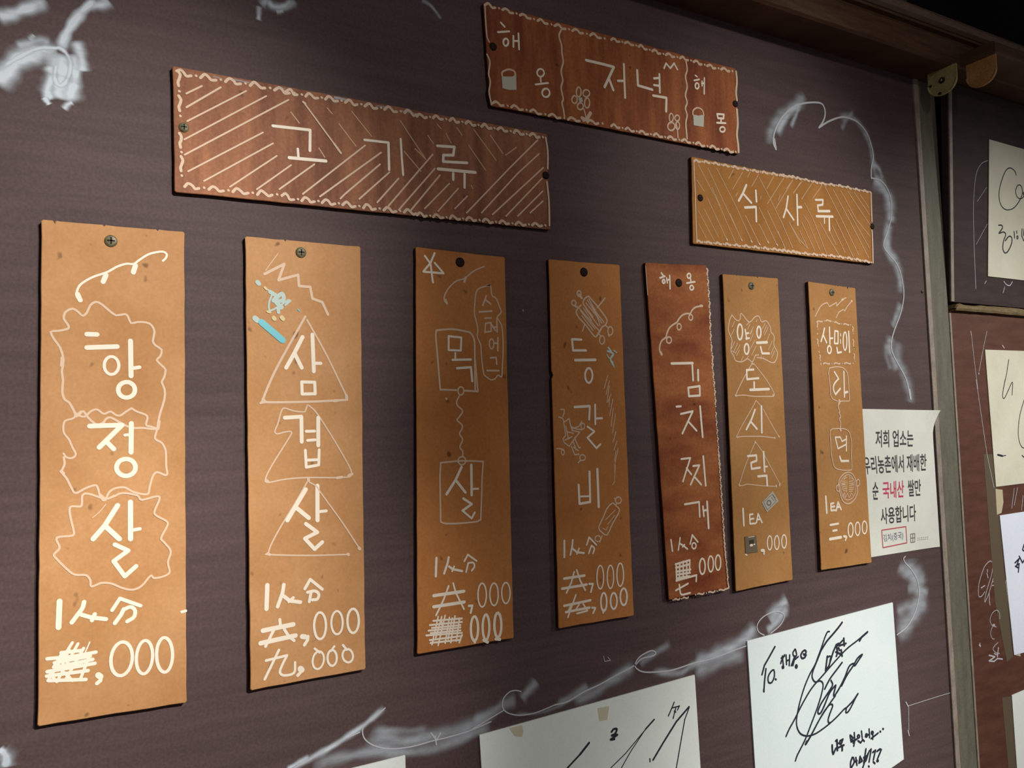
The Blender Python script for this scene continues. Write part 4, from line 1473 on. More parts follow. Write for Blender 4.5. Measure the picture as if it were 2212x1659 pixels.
CARDB = grainy('bluish_card', (0.74, 0.82, 0.98), (0.80, 0.88, 1.0), (1, 1, 1), 12, 0.6, 0.2, 0.03, bump=0)
NOTE = grainy('notice_paper', (0.72, 0.76, 0.68), (0.80, 0.84, 0.78), (1, 1, 1), 12, 0.35, 0.5, 0.03, bump=0)
TAPE = mat('old_tape', (0.115, 0.088, 0.055), 0.45, 0.3)
TAPEC = mat('cream_tape', (0.52, 0.47, 0.32), 0.5, 0.3)
STAIN = mat('tape_stain', (0.60, 0.57, 0.42), 0.6, 0.2)
INK = mat('black_marker', (0.025, 0.028, 0.045), 0.6, 0.2)
INKK = mat('print_black', (0.055, 0.06, 0.065), 0.6, 0.2)
INKR = mat('print_red', (0.55, 0.06, 0.12), 0.6, 0.2)
INKN = mat('pen_navy', (0.05, 0.06, 0.16), 0.6, 0.2)
FRAMER = mat('frame_red', (0.50, 0.09, 0.12), 0.6, 0.2)
SEAL = mat('seal_brown', (0.22, 0.17, 0.16), 0.6, 0.2)
SCREW = grainy('old_brass', (0.10, 0.088, 0.04), (0.20, 0.18, 0.10), (1, 1, 1), 300, 0.45, 0.5, 0.2, bump=0)
SCREWD = mat('rusted_screw', (0.022, 0.012, 0.008), 0.7, 0.2)
BRASS = grainy('dull_brass', (0.36, 0.33, 0.13), (0.50, 0.46, 0.22), (1, 1, 1), 50, 0.5, 0.5, 0.2, bump=0.02, dark=0.4)
COPPER = grainy('tarnished_bronze', (0.42, 0.22, 0.07), (0.56, 0.33, 0.13), (1, 1, 1), 60, 0.45, 0.5, 0.2, bump=0.02)
FLOOR = grainy('floor_boards', (0.10, 0.07, 0.05), (0.16, 0.11, 0.08), (1, 8, 1), 3, 0.6, 0.3)
CEIL = mat('ceiling_paint', (0.012, 0.010, 0.012), 0.9, 0.1)

# ---------------------------------------------------------------- helpers
def link(o, parent=None):
    C.objects.link(o)
    if parent: o.parent = parent
    return o
def mesh_obj(name, V, F, mats, parent=None, loc=(0, 0, 0), mi=None):
    me = bpy.data.meshes.new(name); me.from_pydata(V, [], F)
    for m in (mats if isinstance(mats, (list, tuple)) else [mats]): me.materials.append(m)
    if mi:
        for p, i in zip(me.polygons, mi): p.material_index = i
    me.update(); o = bpy.data.objects.new(name, me); o.location = loc
    return link(o, parent)
def empty(name, loc, rot=(0, 0, 0)):
    o = bpy.data.objects.new(name, None); o.empty_display_size = 0.02; o.location = loc; o.rotation_euler = rot
    return link(o)
def tag(o, label, cat, group=None):
    o['label'] = label; o['category'] = cat
    if group: o['group'] = group
    return o
def struct(o, label=None):
    o['kind'] = 'structure'
    if label: o['label'] = label
    return o
def bevel_box(name, x0, x1, y0, y1, z0, z1, m, bev=0.001, seg=2, parent=None):
    bm = bmesh.new(); bmesh.ops.create_cube(bm, size=1)
    for v in bm.verts:
        v.co.x = x0 + (v.co.x+.5)*(x1-x0); v.co.y = y0 + (v.co.y+.5)*(y1-y0); v.co.z = z0 + (v.co.z+.5)*(z1-z0)
    if bev: bmesh.ops.bevel(bm, geom=bm.edges[:], offset=bev, segments=seg, profile=0.5, affect='EDGES')
    me = bpy.data.meshes.new(name); bm.to_mesh(me); bm.free(); me.materials.append(m)
    return link(bpy.data.objects.new(name, me), parent)
def catmull(P, closed, n=5):
    m = len(P); out = []
    if m < 3: return P
    rng = range(m if closed else m-1)
    for i in rng:
        g = (lambda k: P[k % m]) if closed else (lambda k: P[k] if 0 <= k < m else ((2*P[0][0]-P[1][0], 2*P[0][1]-P[1][1]) if k < 0 else (2*P[-1][0]-P[-2][0], 2*P[-1][1]-P[-2][1])))
        a, b, c, d = g(i-1), g(i), g(i+1), g(i+2)
        for s in range(n):
            t = s/n
            out.append(tuple(.5*(2*b[j]+(c[j]-a[j])*t+(2*a[j]-5*b[j]+4*c[j]-d[j])*t*t+(3*b[j]-a[j]-3*c[j]+d[j])*t**3) for j in (0, 1)))
    if not closed: out.append(P[-1])
    return out
def strip(P, w, y, V, F, closed=False, caps=True):
    """flat painted ribbon with round ends in the x-z plane"""
    n = len(P); h = w/2; base = len(V); nr = []
    for i in range(n):
        a = P[(i-1) % n] if (closed or i > 0) else P[i]; b = P[(i+1) % n] if (closed or i < n-1) else P[i]
        dx, dz = b[0]-a[0], b[1]-a[1]; l = math.hypot(dx, dz) or 1e-9
        nr.append((-dz/l, dx/l)); V.append((P[i][0]-dz/l*h, y, P[i][1]+dx/l*h)); V.append((P[i][0]+dz/l*h, y, P[i][1]-dx/l*h))
    for i in range(n if closed else n-1):
        j = (i+1) % n; F.append((base+2*i, base+2*j, base+2*j+1, base+2*i+1))
    if caps and not closed:
        for i, sg in ((0, 1), (n-1, -1)):
            a0 = math.atan2(nr[i][1], nr[i][0]); k = len(V)
            pts = []
            for q in range(1, 5):
                a = a0 + sg*math.pi*q/5; V.append((P[i][0]+math.cos(a)*h, y, P[i][1]+math.sin(a)*h)); pts.append(len(V)-1)
            F.append(tuple([base+2*i]+pts+[base+2*i+1]))
YSTEP = 0.0000035
def paint(name, key, m, parent, loc=(0, 0, 0), y=0.0, label=None):
    V, F, A = [], [], []; yy = y - 0.00015
    for ln in STROKES[key].split('\n'):
        head, *pp = ln.split(' '); P = [tuple(int(c)*1e-4 for c in q.split(',')) for q in pp]
        k = head[0]; yy -= YSTEP
        if k == 'm':
            al, wd = head[1:].split(':'); al = float(al); wd = int(wd)*1e-4
            Q = catmull(P, False, 6); n = len(Q); base = len(V)
            prof = [(s/4, (math.exp(-3.2*(s/4)**2)-math.exp(-3.2))/(1-math.exp(-3.2))) for s in range(-4, 5)]; wd *= 1.35
            for i in range(n):
                a = Q[max(i-1, 0)]; b = Q[min(i+1, n-1)]; dx, dz = b[0]-a[0], b[1]-a[1]; l = math.hypot(dx, dz) or 1e-9
                t = i/(n-1); fade = min(1, t/.12+.15, (1-t)/.12+.15); hh = wd/2*(1+.13*math.sin(i*.55)+.07*math.sin(i*1.3))
                if t in (0, 1): fade = 0
                for s, al2 in prof:
                    V.append((Q[i][0]-dz/l*hh*s, yy, Q[i][1]+dx/l*hh*s)); A.append(al*al2*fade)
            for i in range(n-1):
                for s in range(8):
                    a = base+i*9+s; F.append((a, a+9, a+10, a+1))
            yy -= 0.00001
            continue
        wd = int(head[1:])*1e-4*(1.3 if name == 'ink' else 1)
        if k == 'f':
            b = len(V); V += [(p[0], yy, p[1]) for p in P]; F.append(tuple(range(b, len(V)))); continue
        if k == 's' and len(P) > 4 and math.hypot(P[0][0]-P[-1][0], P[0][1]-P[-1][1]) < wd*.5: k = 'o'; P = P[:-1]
        if k == 'o' and len(P) > 4: Q = catmull(P, True, 2); tight = False
        elif len(P) == 2: Q = P; tight = False
        elif k == 's':
            Q = catmull(P, False, 4); tight = False
            for a, b, c in zip(Q, Q[1:], Q[2:]):           # does the pen turn tighter than its own width?
                u1 = math.atan2(b[1]-a[1], b[0]-a[0]); u2 = math.atan2(c[1]-b[1], c[0]-b[0]); d = abs((u2-u1+math.pi) % (2*math.pi)-math.pi)
                if d > .05 and math.hypot(c[0]-b[0], c[1]-b[1])/d < wd*.5: tight = True
        if k == 'o' and len(P) > 4: strip(Q, wd, yy, V, F, True)
        elif (k == 's' or len(P) == 2) and not tight: strip(Q, wd, yy, V, F)
        elif k == 's':
            for a, b in zip(Q, Q[1:]):
                if a != b: yy -= YSTEP/3; strip([a, b], wd, yy, V, F)
        else:
            for a, b in zip(P, P[1:]): yy -= YSTEP/3; strip([a, b], wd, yy, V, F)
    o = mesh_obj(name, V, F, m, parent, loc)
    if A:
        at = o.data.attributes.new('dust', 'FLOAT', 'POINT')
        for i, a in enumerate(A): at.data[i].value = a
    if label: o['label'] = label
    return o

def paint_clusters(name, key, m, parent, loc=(0, 0, 0), y=0.0, label=None, gap=0.004):
    """the same, but strokes that do not touch or nearly touch become parts of their own"""
    L = STROKES[key].split('\n'); B = []
    for ln in L:
        P = [tuple(int(c)*1e-4 for c in q.split(',')) for q in ln.split(' ')[1:]]
        B.append((min(p[0] for p in P), max(p[0] for p in P), min(p[1] for p in P), max(p[1] for p in P)))
    par = list(range(len(L)))
    def find(i):
        while par[i] != i: i = par[i]
        return i
    for i in range(len(L)):
        for j in range(i):
            a, b = B[i], B[j]
            if a[0]-gap < b[1] and b[0]-gap < a[1] and a[2]-gap < b[3] and b[2]-gap < a[3]: par[find(i)] = find(j)
    G = {}
    for i, ln in enumerate(L): G.setdefault(find(i), []).append(ln)
    for k, g in G.items():
        STROKES['tmp'] = '\n'.join(g); o = paint(name, 'tmp', m, parent, loc, y, label)

def board(name, key, m, label, nicks=()):
    """a sawn menu board: slightly wavering rounded outline, 5 mm thick, dark stained edges, lettering and screws as parts"""
    (ox, oz), q = BOARDS[key]
    root = empty(name, (ox, -0.0025, oz)); q = [(a*.001, b*.001) for a, b in q]
    pts = []
    r = random.Random(sum(map(ord, key)))
    for i in range(4):
        a, b = q[i], q[(i+1) % 4]; L = math.hypot(b[0]-a[0], b[1]-a[1]); n = max(4, int(L/0.012))
        nx, nz = (b[1]-a[1])/L, -(b[0]-a[0])/L            # points to the inside for clockwise order (TL,TR,BR,BL)
        for k in range(n):
            t = (k+0.0)/n
            if k == 0:
                for s in (-1, 1):                      # rounded corner: two points
                    p = q[i-1] if s < 0 else b; d = math.hypot(p[0]-a[0], p[1]-a[1]); c = 0.0012
                    pts.append((a[0]+(p[0]-a[0])/d*c, a[1]+(p[1]-a[1])/d*c))
                continue
            j = r.uniform(0, 0.00045)
            pts.append((a[0]+(b[0]-a[0])*t+nx*j, a[1]+(b[1]-a[1])*t+nz*j))
        for (side, t, dep) in nicks:
            if side == i:
                for dt, dd in ((-.012, 0), (0, dep), (.012, 0)):
                    tt = t+dt; pts.append((a[0]+(b[0]-a[0])*tt+nx*dd, a[1]+(b[1]-a[1])*tt+nz*dd))
                # keep points ordered along the side
                seg = [p for p in pts if 0 < ((p[0]-a[0])*(b[0]-a[0])+(p[1]-a[1])*(b[1]-a[1]))/L/L < 1 and abs((p[0]-a[0])*nx+(p[1]-a[1])*nz) < 0.004]
                rest = [p for p in pts if p not in seg]
                seg.sort(key=lambda p: (p[0]-a[0])*(b[0]-a[0])+(p[1]-a[1])*(b[1]-a[1])); pts = rest+seg
    n = len(pts); V = []; ins = 0.0005
    cx = 0; cz = 0
    def shrink(p, d):
        l = max(abs(p[0]), abs(p[1])) or 1; return (p[0]-math.copysign(min(d, abs(p[0])), p[0])*(1 if abs(p[0]) > 0.01 else 0), p[1]-math.copysign(min(d, abs(p[1])), p[1])*(1 if abs(p[1]) > 0.03 else 0))
    for yv, d in ((0.0025, 0), (-0.0020, 0), (-0.0025, ins)):
        for p in pts:
            pp = shrink(p, d) if d else p; V.append((pp[0], yv, pp[1]))
    F = []; mi = []
    for k in range(2):
        for i in range(n):
            j = (i+1) % n; F.append((k*n+i, k*n+j, (k+1)*n+j, (k+1)*n+i)); mi.append(1 if k == 0 else 0)
    F.append(tuple(range(2*n, 3*n))); mi.append(0)
    F.append(tuple(reversed(range(0, n)))); mi.append(1)
    mesh_obj('board', V, F, [m, EDGE], root, (0, 0, 0), mi)
    tag(root, label[0], label[1], label[2])
    return root
def screw(parent, x, z, m, r=0.0042, y=-0.0025, name='screw'):
    V = []; F = []; n = 16
    prof = ((1.0, 0.0), (0.97, -0.0007), (0.72, -0.0015), (0.30, -0.0019))
    for rr, yy in prof:
        for i in range(n):
            a = 2*math.pi*i/n; V.append((math.cos(a)*r*rr, yy, math.sin(a)*r*rr))
    for k in range(3):
        for i in range(n):
            j = (i+1) % n; F.append((k*n+i, k*n+j, (k+1)*n+j, (k+1)*n+i))
    F.append(tuple(range(3*n, 4*n)))
    o = mesh_obj(name, V, F, m, parent, (x, y, z))
    # cross slot cut as two dark sunk bars joined on the head
    W = []; G = []
    for dx, dz in ((r*.55, r*.12), (r*.12, r*.55)):
        b = len(W); W += [(-dx, -0.0020, -dz), (dx, -0.0020, -dz), (dx, -0.0020, dz), (-dx, -0.0020, dz)]; G.append((b, b+1, b+2, b+3))
    mesh_obj('slot', W, G, SCREWD, o)
    return o

# ---------------------------------------------------------------- the setting
wall = struct(bevel_box('wall_back', -1.0, 1.055, 0.0, 0.04, 0.0, 2.30, WALL, 0), 'dark brown plywood wall with faint horizontal grain')
struct(bevel_box('wall_right', 1.1085, 2.2, 0.0, 0.04, 0.0, 1.603, RWALL, 0), 'reddish brown plywood panel right of the metal post')
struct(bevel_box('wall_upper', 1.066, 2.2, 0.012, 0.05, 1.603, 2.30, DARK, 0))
struct(bevel_box('floor', -2.2, 2.6, -2.6, 0.04, -0.05, 0.0, FLOOR, 0))
struct(bevel_box('ceiling', -2.2, 2.6, -2.6, 0.04, 2.30, 2.35, CEIL, 0))
def trim(i, *a, label=None, **k):
    return struct(bevel_box('trim_%d' % i, *a, **k), label)
trim(1, 1.0555, 1.0655, -0.0026, 0.02, 0.0, 1.9243, BEAD, bev=0.0009, label='thin worn metal bead along the left side of the post')
trim(2, 1.0668, 1.1042, -0.0012, 0.02, 0.0, 1.9243, POST, bev=0.0008, label='grey green painted metal post')
trim(3, 1.1047, 1.1090, -0.0022, 0.02, 0.0, 1.600, BEAD, bev=0.0008, label='thin bead along the right side of the post')
# wavering wooden ledge above the right panel, with a torn end
V = []; F = []; n = 40
for i in range(n+1):
    x = 1.1125+(2.2-1.1125)*(i/n)**1.5; j = rnd.uniform(-.0006, .0006)*(3 if i < 6 else 1)
    top = 1.6135+j+(-0.006 if i == 0 else (-.002 if i == 1 else 0)); bot = 1.6035+rnd.uniform(-.0004, .0004)
    for yy, zz in ((0.012, bot), (-0.0065, bot), (-0.0080, bot+.003), (-0.0078, top-.002), (-0.0055, top), (0.012, top)): V.append((x, yy, zz))
for i in range(n):
    for k in range(6):
        a = i*6+k; b = i*6+(k+1) % 6; F.append((a, b, b+6, a+6))
F.append((0, 1, 2, 3, 4, 5)); F.append(tuple(n*6+k for k in (5, 4, 3, 2, 1, 0)))
struct(mesh_obj('trim_4', V, F, LEDGE), 'rough pale wooden ledge strip between the two right panels')
# top rail: an extruded moulding profile (y, z)
def rail(i, x0, x1, prof, m, label):
    V = [(x, y, z) for x in (x0, x1) for y, z in prof]; n = len(prof)
    F = [(k, (k+1) % n, n+(k+1) % n, n+k) for k in range(n)]+[tuple(range(n)), tuple(reversed(range(n, 2*n)))]
    return struct(mesh_obj('trim_%d' % i, V, F, m), label)
rail(5, -1.0, 2.2, [(0.03, 1.9243), (-0.050, 1.9243), (-0.0539, 1.9265), (-0.0539, 1.9560), (-0.052, 1.9590), (-0.047, 1.9600), (-0.047, 1.9640), (-0.0535, 1.9650), (-0.0535, 1.9685), (0.03, 1.9685)], RAIL, 'dark wooden rail along the top of the wall')
rail(6, -1.0, 2.2, [(0.03, 1.9690), (-0.055, 1.9690), (-0.0600, 1.9715), (-0.0610, 1.9790), (-0.0590, 1.9835), (-0.054, 1.9855), (0.03, 1.9855)], LIP, 'paler rounded lip on top of the dark wooden rail')
rail(7, 1.0815, 2.2, [(-0.0541, 1.9243), (-0.0975, 1.9243), (-0.1005, 1.9265), (-0.1005, 1.9390), (-0.098, 1.9415), (-0.0541, 1.9415)], RAIL, 'front track block of the wooden rail above the post')
# leaning upper panel right of the post
T = math.radians(3.1)
up = empty('upper_panel', (1.106, -0.003, 1.6145), (T, 0, 0))
up['kind'] = 'structure'; up.name = 'door_1'; up['label'] = 'dark leaning board panel above the ledge right of the post'
def ub(name, x0, x1, y0, y1, z0, z1, m, bev=0.0006):
    return bevel_box(name, x0, x1, y0, y1, z0, z1, m, bev, 2, up)
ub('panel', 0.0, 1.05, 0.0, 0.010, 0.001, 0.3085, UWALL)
ub('bead', 0.0002, 0.0072, -0.0024, 0.0, 0.001, 0.3085, BEAD)

# chalk drawings and a few other pale marks on the walls
paint_clusters('chalk_smudge', ('wall', 'chalk_smudge'), DUST, wall, y=0.0001, label='rubbed white chalk dust, and a haloed white corner at lower left', gap=0.01)  # lower left blob is a white object's corner with a painted halo
paint_clusters('chalk_line', ('wall', 'chalk_line'), CHALK, wall, y=-0.0003, label='thin white wall line: chalk scrolls, a crease and tape scraps', gap=0.01)  # lowest strokes at right draw a wall crease and tape scraps
rw = bpy.data.objects['wall_right']
paint('chalk_line', ('rwall', 'chalk_line'), CHALK, rw, label='scratchy white chalk scribbles beside the cards')
uo = (0, 0, 1.61-1.6145)
paint('chalk_line', ('uwall', 'chalk_line'), CHALK, up, loc=uo, label='fine scratched white curve beside the card')
for x, z in WALLNAILS:
    screw(wall if x < 1.05 else None, x, z, SCREW, 0.0022, -0.0001, 'nail') if x < 1.05 else None

# ---------------------------------------------------------------- menu boards
G1 = 'tall tan menu planks hung side by side'; G2 = 'wide header boards above the menu planks'
spec = [
 ('menu_plank', 'p1', TAN, 'largest tan menu plank at far left, three cloud outlines and a hatched-out price above 000', G1, ((0, .085, .0025), (0, .42, .001), (0, .80, .0014))),
 ('menu_plank', 'p2', TAN, 'tan menu plank with three triangles, a bluish sketch and a turquoise tape dash', G1, ((0, .33, .0015),)),
 ('menu_plank', 'p3', TAN2, 'brown menu plank with corner star and two squares joined by a wavy line', G1, ()),
 ('menu_plank', 'p4', TAN2, 'brown menu plank with pale bone drawings beside its letters', G1, ((3, .68, .0018),)),
 ('menu_plank', 'p5', RED, 'tilted dark red menu plank with stitched white border on its right', G1, ((1, .49, .0028),)),
 ('menu_plank', 'p6', TAN3, 'ochre menu plank with a hatched cloud and a small grey patch over its price', G1, ((0, .24, .001), (0, .62, .0012))),
 ('menu_plank', 'p7', TAN3, 'rightmost ochre menu plank with a drawn pot of noodles, overlapping the white notice', G1, ((0, .62, .001), (0, .83, .0026))),
 ('header_board', 'A', MEAT, 'longest reddish header board with diagonal hatching, above the left planks', G2, ()),
 ('header_board', 'B', DUSK, 'dark red header board with drawn flowers and cups, uppermost of the signs', G2, ()),
 ('header_board', 'C', MEAL, 'short yellowish header board with fine hatching, above the right planks', G2, ()),
]
roots = {}
for nm, key, m, lab, grp, nk in spec:
    r = board(nm, key, m, (lab, 'sign', grp), nk); roots[key] = r
    tall = key[0] == 'p'
    paint_clusters('lettering', (key, 'lettering'), PAINT, r, y=-0.00262, gap=0.0028)
    paint_clusters('line_drawing', (key, 'outline'), THIN, r, y=-0.00252, gap=0.008)
    if (key, 'faint') in STROKES: paint_clusters('hatch_line', (key, 'faint'), FAINT if key in 'AC' else THIN, r, y=-0.00251, gap=0.006)
    for x, z in SCREWS[key]:
        big = key in ('p1', 'p2')
        screw(r, x*.001, z*.001, SCREW if key in ('p1', 'p2', 'p6', 'p7') or (key == 'A' and x < 0) else SCREWD, 0.0046 if tall else 0.0040)
paint('tape_dash', ('p2', 'sketch_teal'), TEAL, roots['p2'], y=-0.0028, label='turquoise painted dash')
paint('colour_sketch', ('p2', 'sketch_pale'), PALE, roots['p2'], y=-0.0027, label='pale bluish smeared sketch')
paint('yellow_dots', ('p2', 'sketch_yellow'), YEL, roots['p2'], y=-0.0029, label='pale yellow dabs under the sketch')
paint('colour_sketch', ('p4', 'sketch_pale'), PALE, roots['p4'], y=-0.0027, label='pale green smeared sketch')
paint('banknote_drawing', ('p6', 'bill'), BILL, roots['p6'], y=-0.0027, label='small pale grey diamond drawing')
paint('banknote_lines', ('p6', 'billink'), BILLI, roots['p6'], y=-0.0029, label='dark ring and lines on the grey diamond')
o = paint('price_patch', ('p6', 'patch'), PATCH, roots['p6'], y=-0.0026, label='small grey brown patch over the old price')
md = o.modifiers.new('s', 'SOLIDIFY'); md.thickness = 0.0009; md.offset = 0
paint('patch_dark_mark', ('p6', 'patchmark'), PATCHD, roots['p6'], y=-0.00318)  # small darker rectangle on the patch
paint('patch_marks', ('p6', 'patchdash'), PAINT, roots['p6'], y=-0.0033)
paint_clusters('chalk_rub', ('A', 'rub'), DUST, roots['A'], y=-0.00266, label='whitish rubbed patch on the top edge', gap=0.002)
paint_clusters('painted_cup', ('B', 'fillwhite'), FILLW, roots['B'], y=-0.0027, label='filled grey white painted shape', gap=0.003)

# ---------------------------------------------------------------- papers and cards
def card(name, key, m, y, th, label, cat, group=None, rot=None, base=None):
    (ox, oz), q = QUADS[key]
    root = empty(name, (ox, y, oz)) if base is None else empty(name, base, rot)
    off = (0, 0)
    q = [(a*.001, b*.001) for a, b in q]; n = len(q)
    V = [(a, 0, b) for a, b in q]+[(a, -th, b) for a, b in q]
    F = [(i, (i+1) % n, n+(i+1) % n, n+i) for i in range(n)]+[tuple(range(n, 2*n)), tuple(reversed(range(n)))]
    mesh_obj('card', V, F, m, root)
    tag(root, label, cat, group); return root
G3 = 'signed white cards on the wall'
r = card('autograph_card', 'sig', CARD, -0.0002, 0.0016, 'bright white card with a tall black marker signature, under the two rightmost planks', 'card', G3)
paint_clusters('ink', ('sig', 'ink'), INK, r, y=-0.00165, label='black marker handwriting', gap=0.006)
r = card('autograph_card', 'big', CARDG, -0.0002, 0.0016, 'large greyish card cut by the bottom edge, long slanting pen strokes, below the fourth plank', 'card', G3)
paint_clusters('ink', ('big', 'ink'), INK, r, y=-0.00165, label='dark slanting pen strokes', gap=0.006)
for k in ('stain1', 'stain2'):
    (ox, oz), q = QUADS[k]; (bx, bz) = QUADS['big'][0]
    mesh_obj('tape_stain', [(ox-bx+a*.001, -0.00172, oz-bz+b*.001) for a, b in q], [tuple(range(len(q)))], STAIN, r)['label'] = 'yellowish tape stain'
card('autograph_card', 'small', CARDG, -0.0002, 0.0016, 'pale card showing only its top corner at bottom edge, below the second plank', 'card', G3)
(ox, oz), q = QUADS['r1']
base = Vector((1.106, -0.003, 1.61)) + Vector((ox, -math.sin(T)*oz-0.0002, math.cos(T)*oz))
r = card('autograph_card', 'r1', CARDY, 0, 0.0010, 'pale card with a large looping pen signature, on the leaning panel above the ledge', 'card', G3, (T, 0, 0), base)
paint_clusters('ink', ('r1', 'ink'), INK, r, y=-0.0011, label='thin dark pen signature', gap=0.006)
r = card('autograph_card', 'r2', CARDY, -0.0002, 0.0010, 'yellowish card with thin pen lines, just below the ledge right of the post', 'card', G3)
paint_clusters('ink', ('r2', 'ink'), INK, r, y=-0.0011, label='thin dark pen lines', gap=0.006)
r = card('autograph_card', 'r3', CARDB, -0.0002, 0.0010, 'bluish white card at the right edge, between the yellowish card and the lowest card', 'card', G3)
paint_clusters('ink', ('r3', 'ink'), INK, r, y=-0.0011, label='dark blue marker handwriting', gap=0.006)
card('autograph_card', 'r4', CARDG, -0.0002, 0.0010, 'grey white card in the bottom right corner, lowest on the right panel', 'card', G3)
def tape(key, m, y, label):
    (ox, oz), q = QUADS[key]; n = len(q); q = [(a*.001, b*.001) for a, b in q]
    V = [(a, 0, b) for a, b in q]+[(a, -0.00012, b) for a, b in q]
    F = [(i, (i+1) % n, n+(i+1) % n, n+i) for i in range(n)]+[tuple(range(n, 2*n)), tuple(reversed(range(n)))]
    tag(mesh_obj('tape_strip', V, F, m, None, (ox, y, oz)), label, 'tape', 'old tape around the right hand cards')
tape('tape1', TAPE, -0.00005, 'long brown strip of old tape left of the bluish card')
tape('tape2', TAPE, -0.00005, 'short brown strip of old tape left of the lowest right card')
tape('tape3', TAPEC, -0.00020, 'cream scrap of tape between the yellowish and the bluish card')
tape('tape4', TAPEC, -0.00040, 'narrow cream strip of tape along the lower left side of the bluish card')

# printed notice, bowed forward over the bead at its right edge
(nx, nz), q = QUADS['notice']
note = empty('rice_notice', (nx, -0.0006, nz))
tag(note, 'white printed notice with black and red lettering, tucked behind the rightmost plank', 'notice')
def bow(x, z, lift=0.0):
    X = nx+x; t = max(0, (X-1.005)/0.06); c = max(0, (X-1.035)/0.03)*max(0, (z+nz-1.42)/0.045)
    return -0.0037*min(1, t)**2*1.05-0.003*c*c-lift
q = [(a*.001, b*.001) for a, b in q]
tl, t2, tr, rm, br, b2, bl = q
nu, nv = 24, 24; V = []; F = []
for j in range(nv+1):
    v = j/nv
    L = (tl[0]+(bl[0]-tl[0])*v, tl[1]+(bl[1]-tl[1])*v)
    zr = tr[1]+(br[1]-tr[1])*v; t = (tr[1]-zr)/(tr[1]-rm[1])
    xr = tr[0]+(rm[0]-tr[0])*math.sin(min(1, t)*math.pi/2) if t < 1 else rm[0]+(br[0]-rm[0])*(rm[1]-zr)/(rm[1]-br[1])
    for i in range(nu+1):
        u = i/nu; x = L[0]+(xr-L[0])*u; z = L[1]+(zr-L[1])*u; V.append((x, bow(x, z), z))
for j in range(nv):
    for i in range(nu):
        a = j*(nu+1)+i; F.append((a, a+1, a+nu+2, a+nu+1))
o = mesh_obj('paper', V, F, NOTE, note); md = o.modifiers.new('s', 'SOLIDIFY'); md.thickness = 0.0002; md.offset = 0
for txt, c, quad in TEXTS:
    cu = bpy.data.curves.new('t', 'FONT'); cu.body = txt; cu.offset = 0.018 if c in 'kr' else 0.0; cu.resolution_u = 3
    to = bpy.data.objects.new('t', cu); C.objects.link(to)
    me = bpy.data.meshes.new_from_object(to, depsgraph=bpy.context.evaluated_depsgraph_get())
    bpy.data.objects.remove(to)
    if not me.vertices: continue
    xs = [v.co.x for v in me.vertices]; ys = [v.co.y for v in me.vertices]; x0, x1, y0, y1 = min(xs), max(xs), min(ys), max(ys)
    Q = [(a*1e-4, b*1e-4) for a, b in quad]
    for v in me.vertices:
        s = (v.co.x-x0)/(x1-x0); t = (y1-v.co.y)/(y1-y0)
        p = [(Q[0][k]*(1-s)+Q[1][k]*s)*(1-t)+(Q[3][k]*(1-s)+Q[2][k]*s)*t for k in (0, 1)]
        v.co = (p[0], bow(p[0], p[1], 0.0002), p[1])
    me.materials.clear(); me.materials.append({'k': INKK, 'r': INKR, 'n': INKN}[c]); me.name = 'printed_line'
    o = link(bpy.data.objects.new('printed_line' if c != 'n' else 'handwritten_line', me), note)
    o['label'] = {'k': 'bold black printed line', 'r': 'red printed word', 'n': 'dark handwritten line inside the red frame'}[c]
def paint_bow(name, key, m, label):
    o = paint(name, key, m, note, label=label)
    for v in o.data.vertices: v.co.y += bow(v.co.x, v.co.z, 0.0001)
paint_bow('stamp_frame', ('notice', 'stamp_frame'), FRAMER, 'thin red rounded frame')
paint_bow('seal', ('notice', 'seal'), SEAL, 'tiny faded emblem and small print')

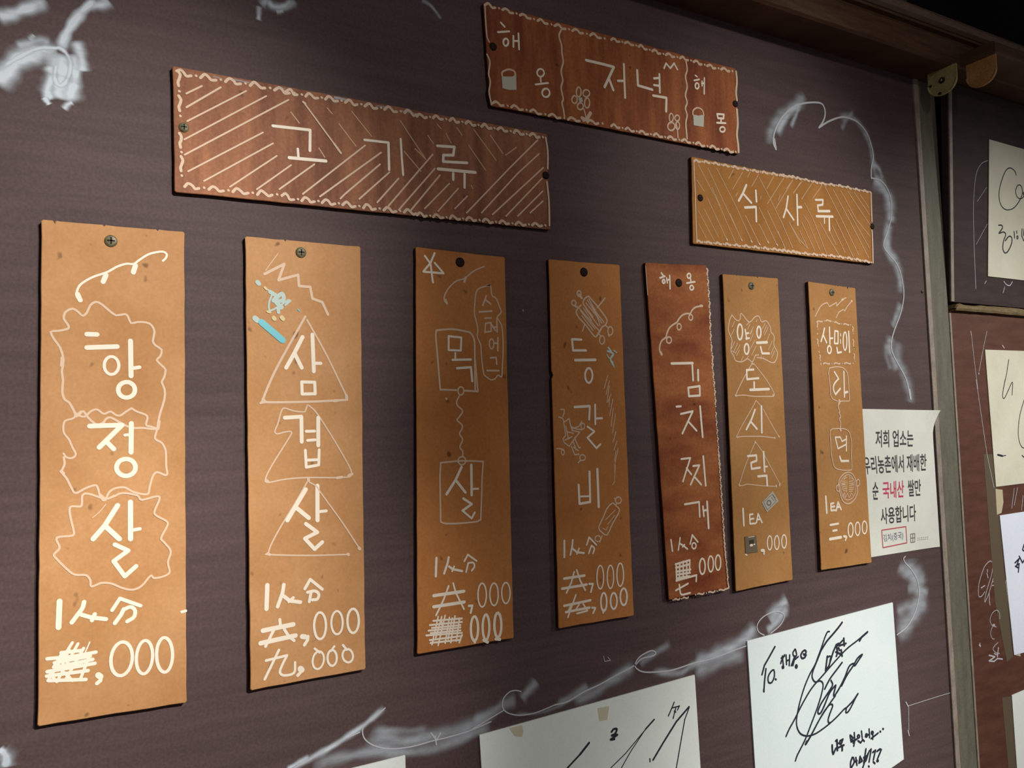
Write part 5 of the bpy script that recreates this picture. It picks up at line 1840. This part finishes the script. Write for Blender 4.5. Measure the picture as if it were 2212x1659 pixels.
# ---------------------------------------------------------------- metal track brackets under the rail
def bracket(x, ya, yb, m, label, holes):
    """a D shaped plate hanging from the rail, standing square to the wall"""
    yc = (ya+yb)/2; r = (yb-ya)/2; th = 0.0022; root = empty('track_bracket', (x, yc, 1.9243))
    pts = [(-r, 0), (r, 0)]; H = 0.036
    prof = []
    for i in range(15):
        a = math.pi*i/14; prof.append((r*math.cos(a), -(H-r*0.86)-r*0.86*math.sin(a)))
    P = [(-r, -0.0002)]+[(-p[0], p[1]) for p in prof]+[(r, -0.0002)]
    n = len(P); V = [(-th/2, a, b) for a, b in P]+[(th/2, a, b) for a, b in P]
    F = [(i, (i+1) % n, n+(i+1) % n, n+i) for i in range(n)]+[tuple(range(n)), tuple(reversed(range(n, 2*n)))]
    mesh_obj('plate', V, F, m, root)
    # rolled rim around the D
    V = []; F = []; k = 6
    for i, (a, b) in enumerate(P[1:-1]):
        l = math.hypot(a, b+H*.45) or 1
        for j in range(k):
            q = 2*math.pi*j/k; V.append((-th/2-.0006+math.cos(q)*.0011, a*(1+math.sin(q)*.0011/l), b+(b+H*.45)*math.sin(q)*.0011/l))
    n2 = len(P)-2
    for i in range(n2-1):
        for j in range(k): F.append((i*k+j, i*k+(j+1) % k, (i+1)*k+(j+1) % k, (i+1)*k+j))
    mesh_obj('rim', V, F, m, root)
    for (hy, hz, s) in holes:
        o = screw(root, 0, 0, SCREWD, s); o.rotation_euler = (0, 0, -math.pi/2); o.location = (-th/2-0.0001, hy, hz)
    if len(holes):
        o = screw(root, 0, 0, m, 0.0016); o.rotation_euler = (0, 0, -math.pi/2); o.location = (-th/2-0.0016, holes[0][0], holes[0][1])
        o['label'] = 'bright worn pin in the middle'
    tag(root, label, 'bracket', 'metal brackets hanging under the top rail'); return root
bracket(1.0635, -0.0590, -0.0185, BRASS, 'left brass coloured half round bracket with a centre screw, under the top rail', ((0.000, -0.016, 0.0042), (0.0165, -0.018, 0.0018), (0.004, -0.033, 0.0022)))
bracket(1.0840, -0.0995, -0.0602, COPPER, 'right bronze coloured half round bracket without a screw, under the top rail', ())
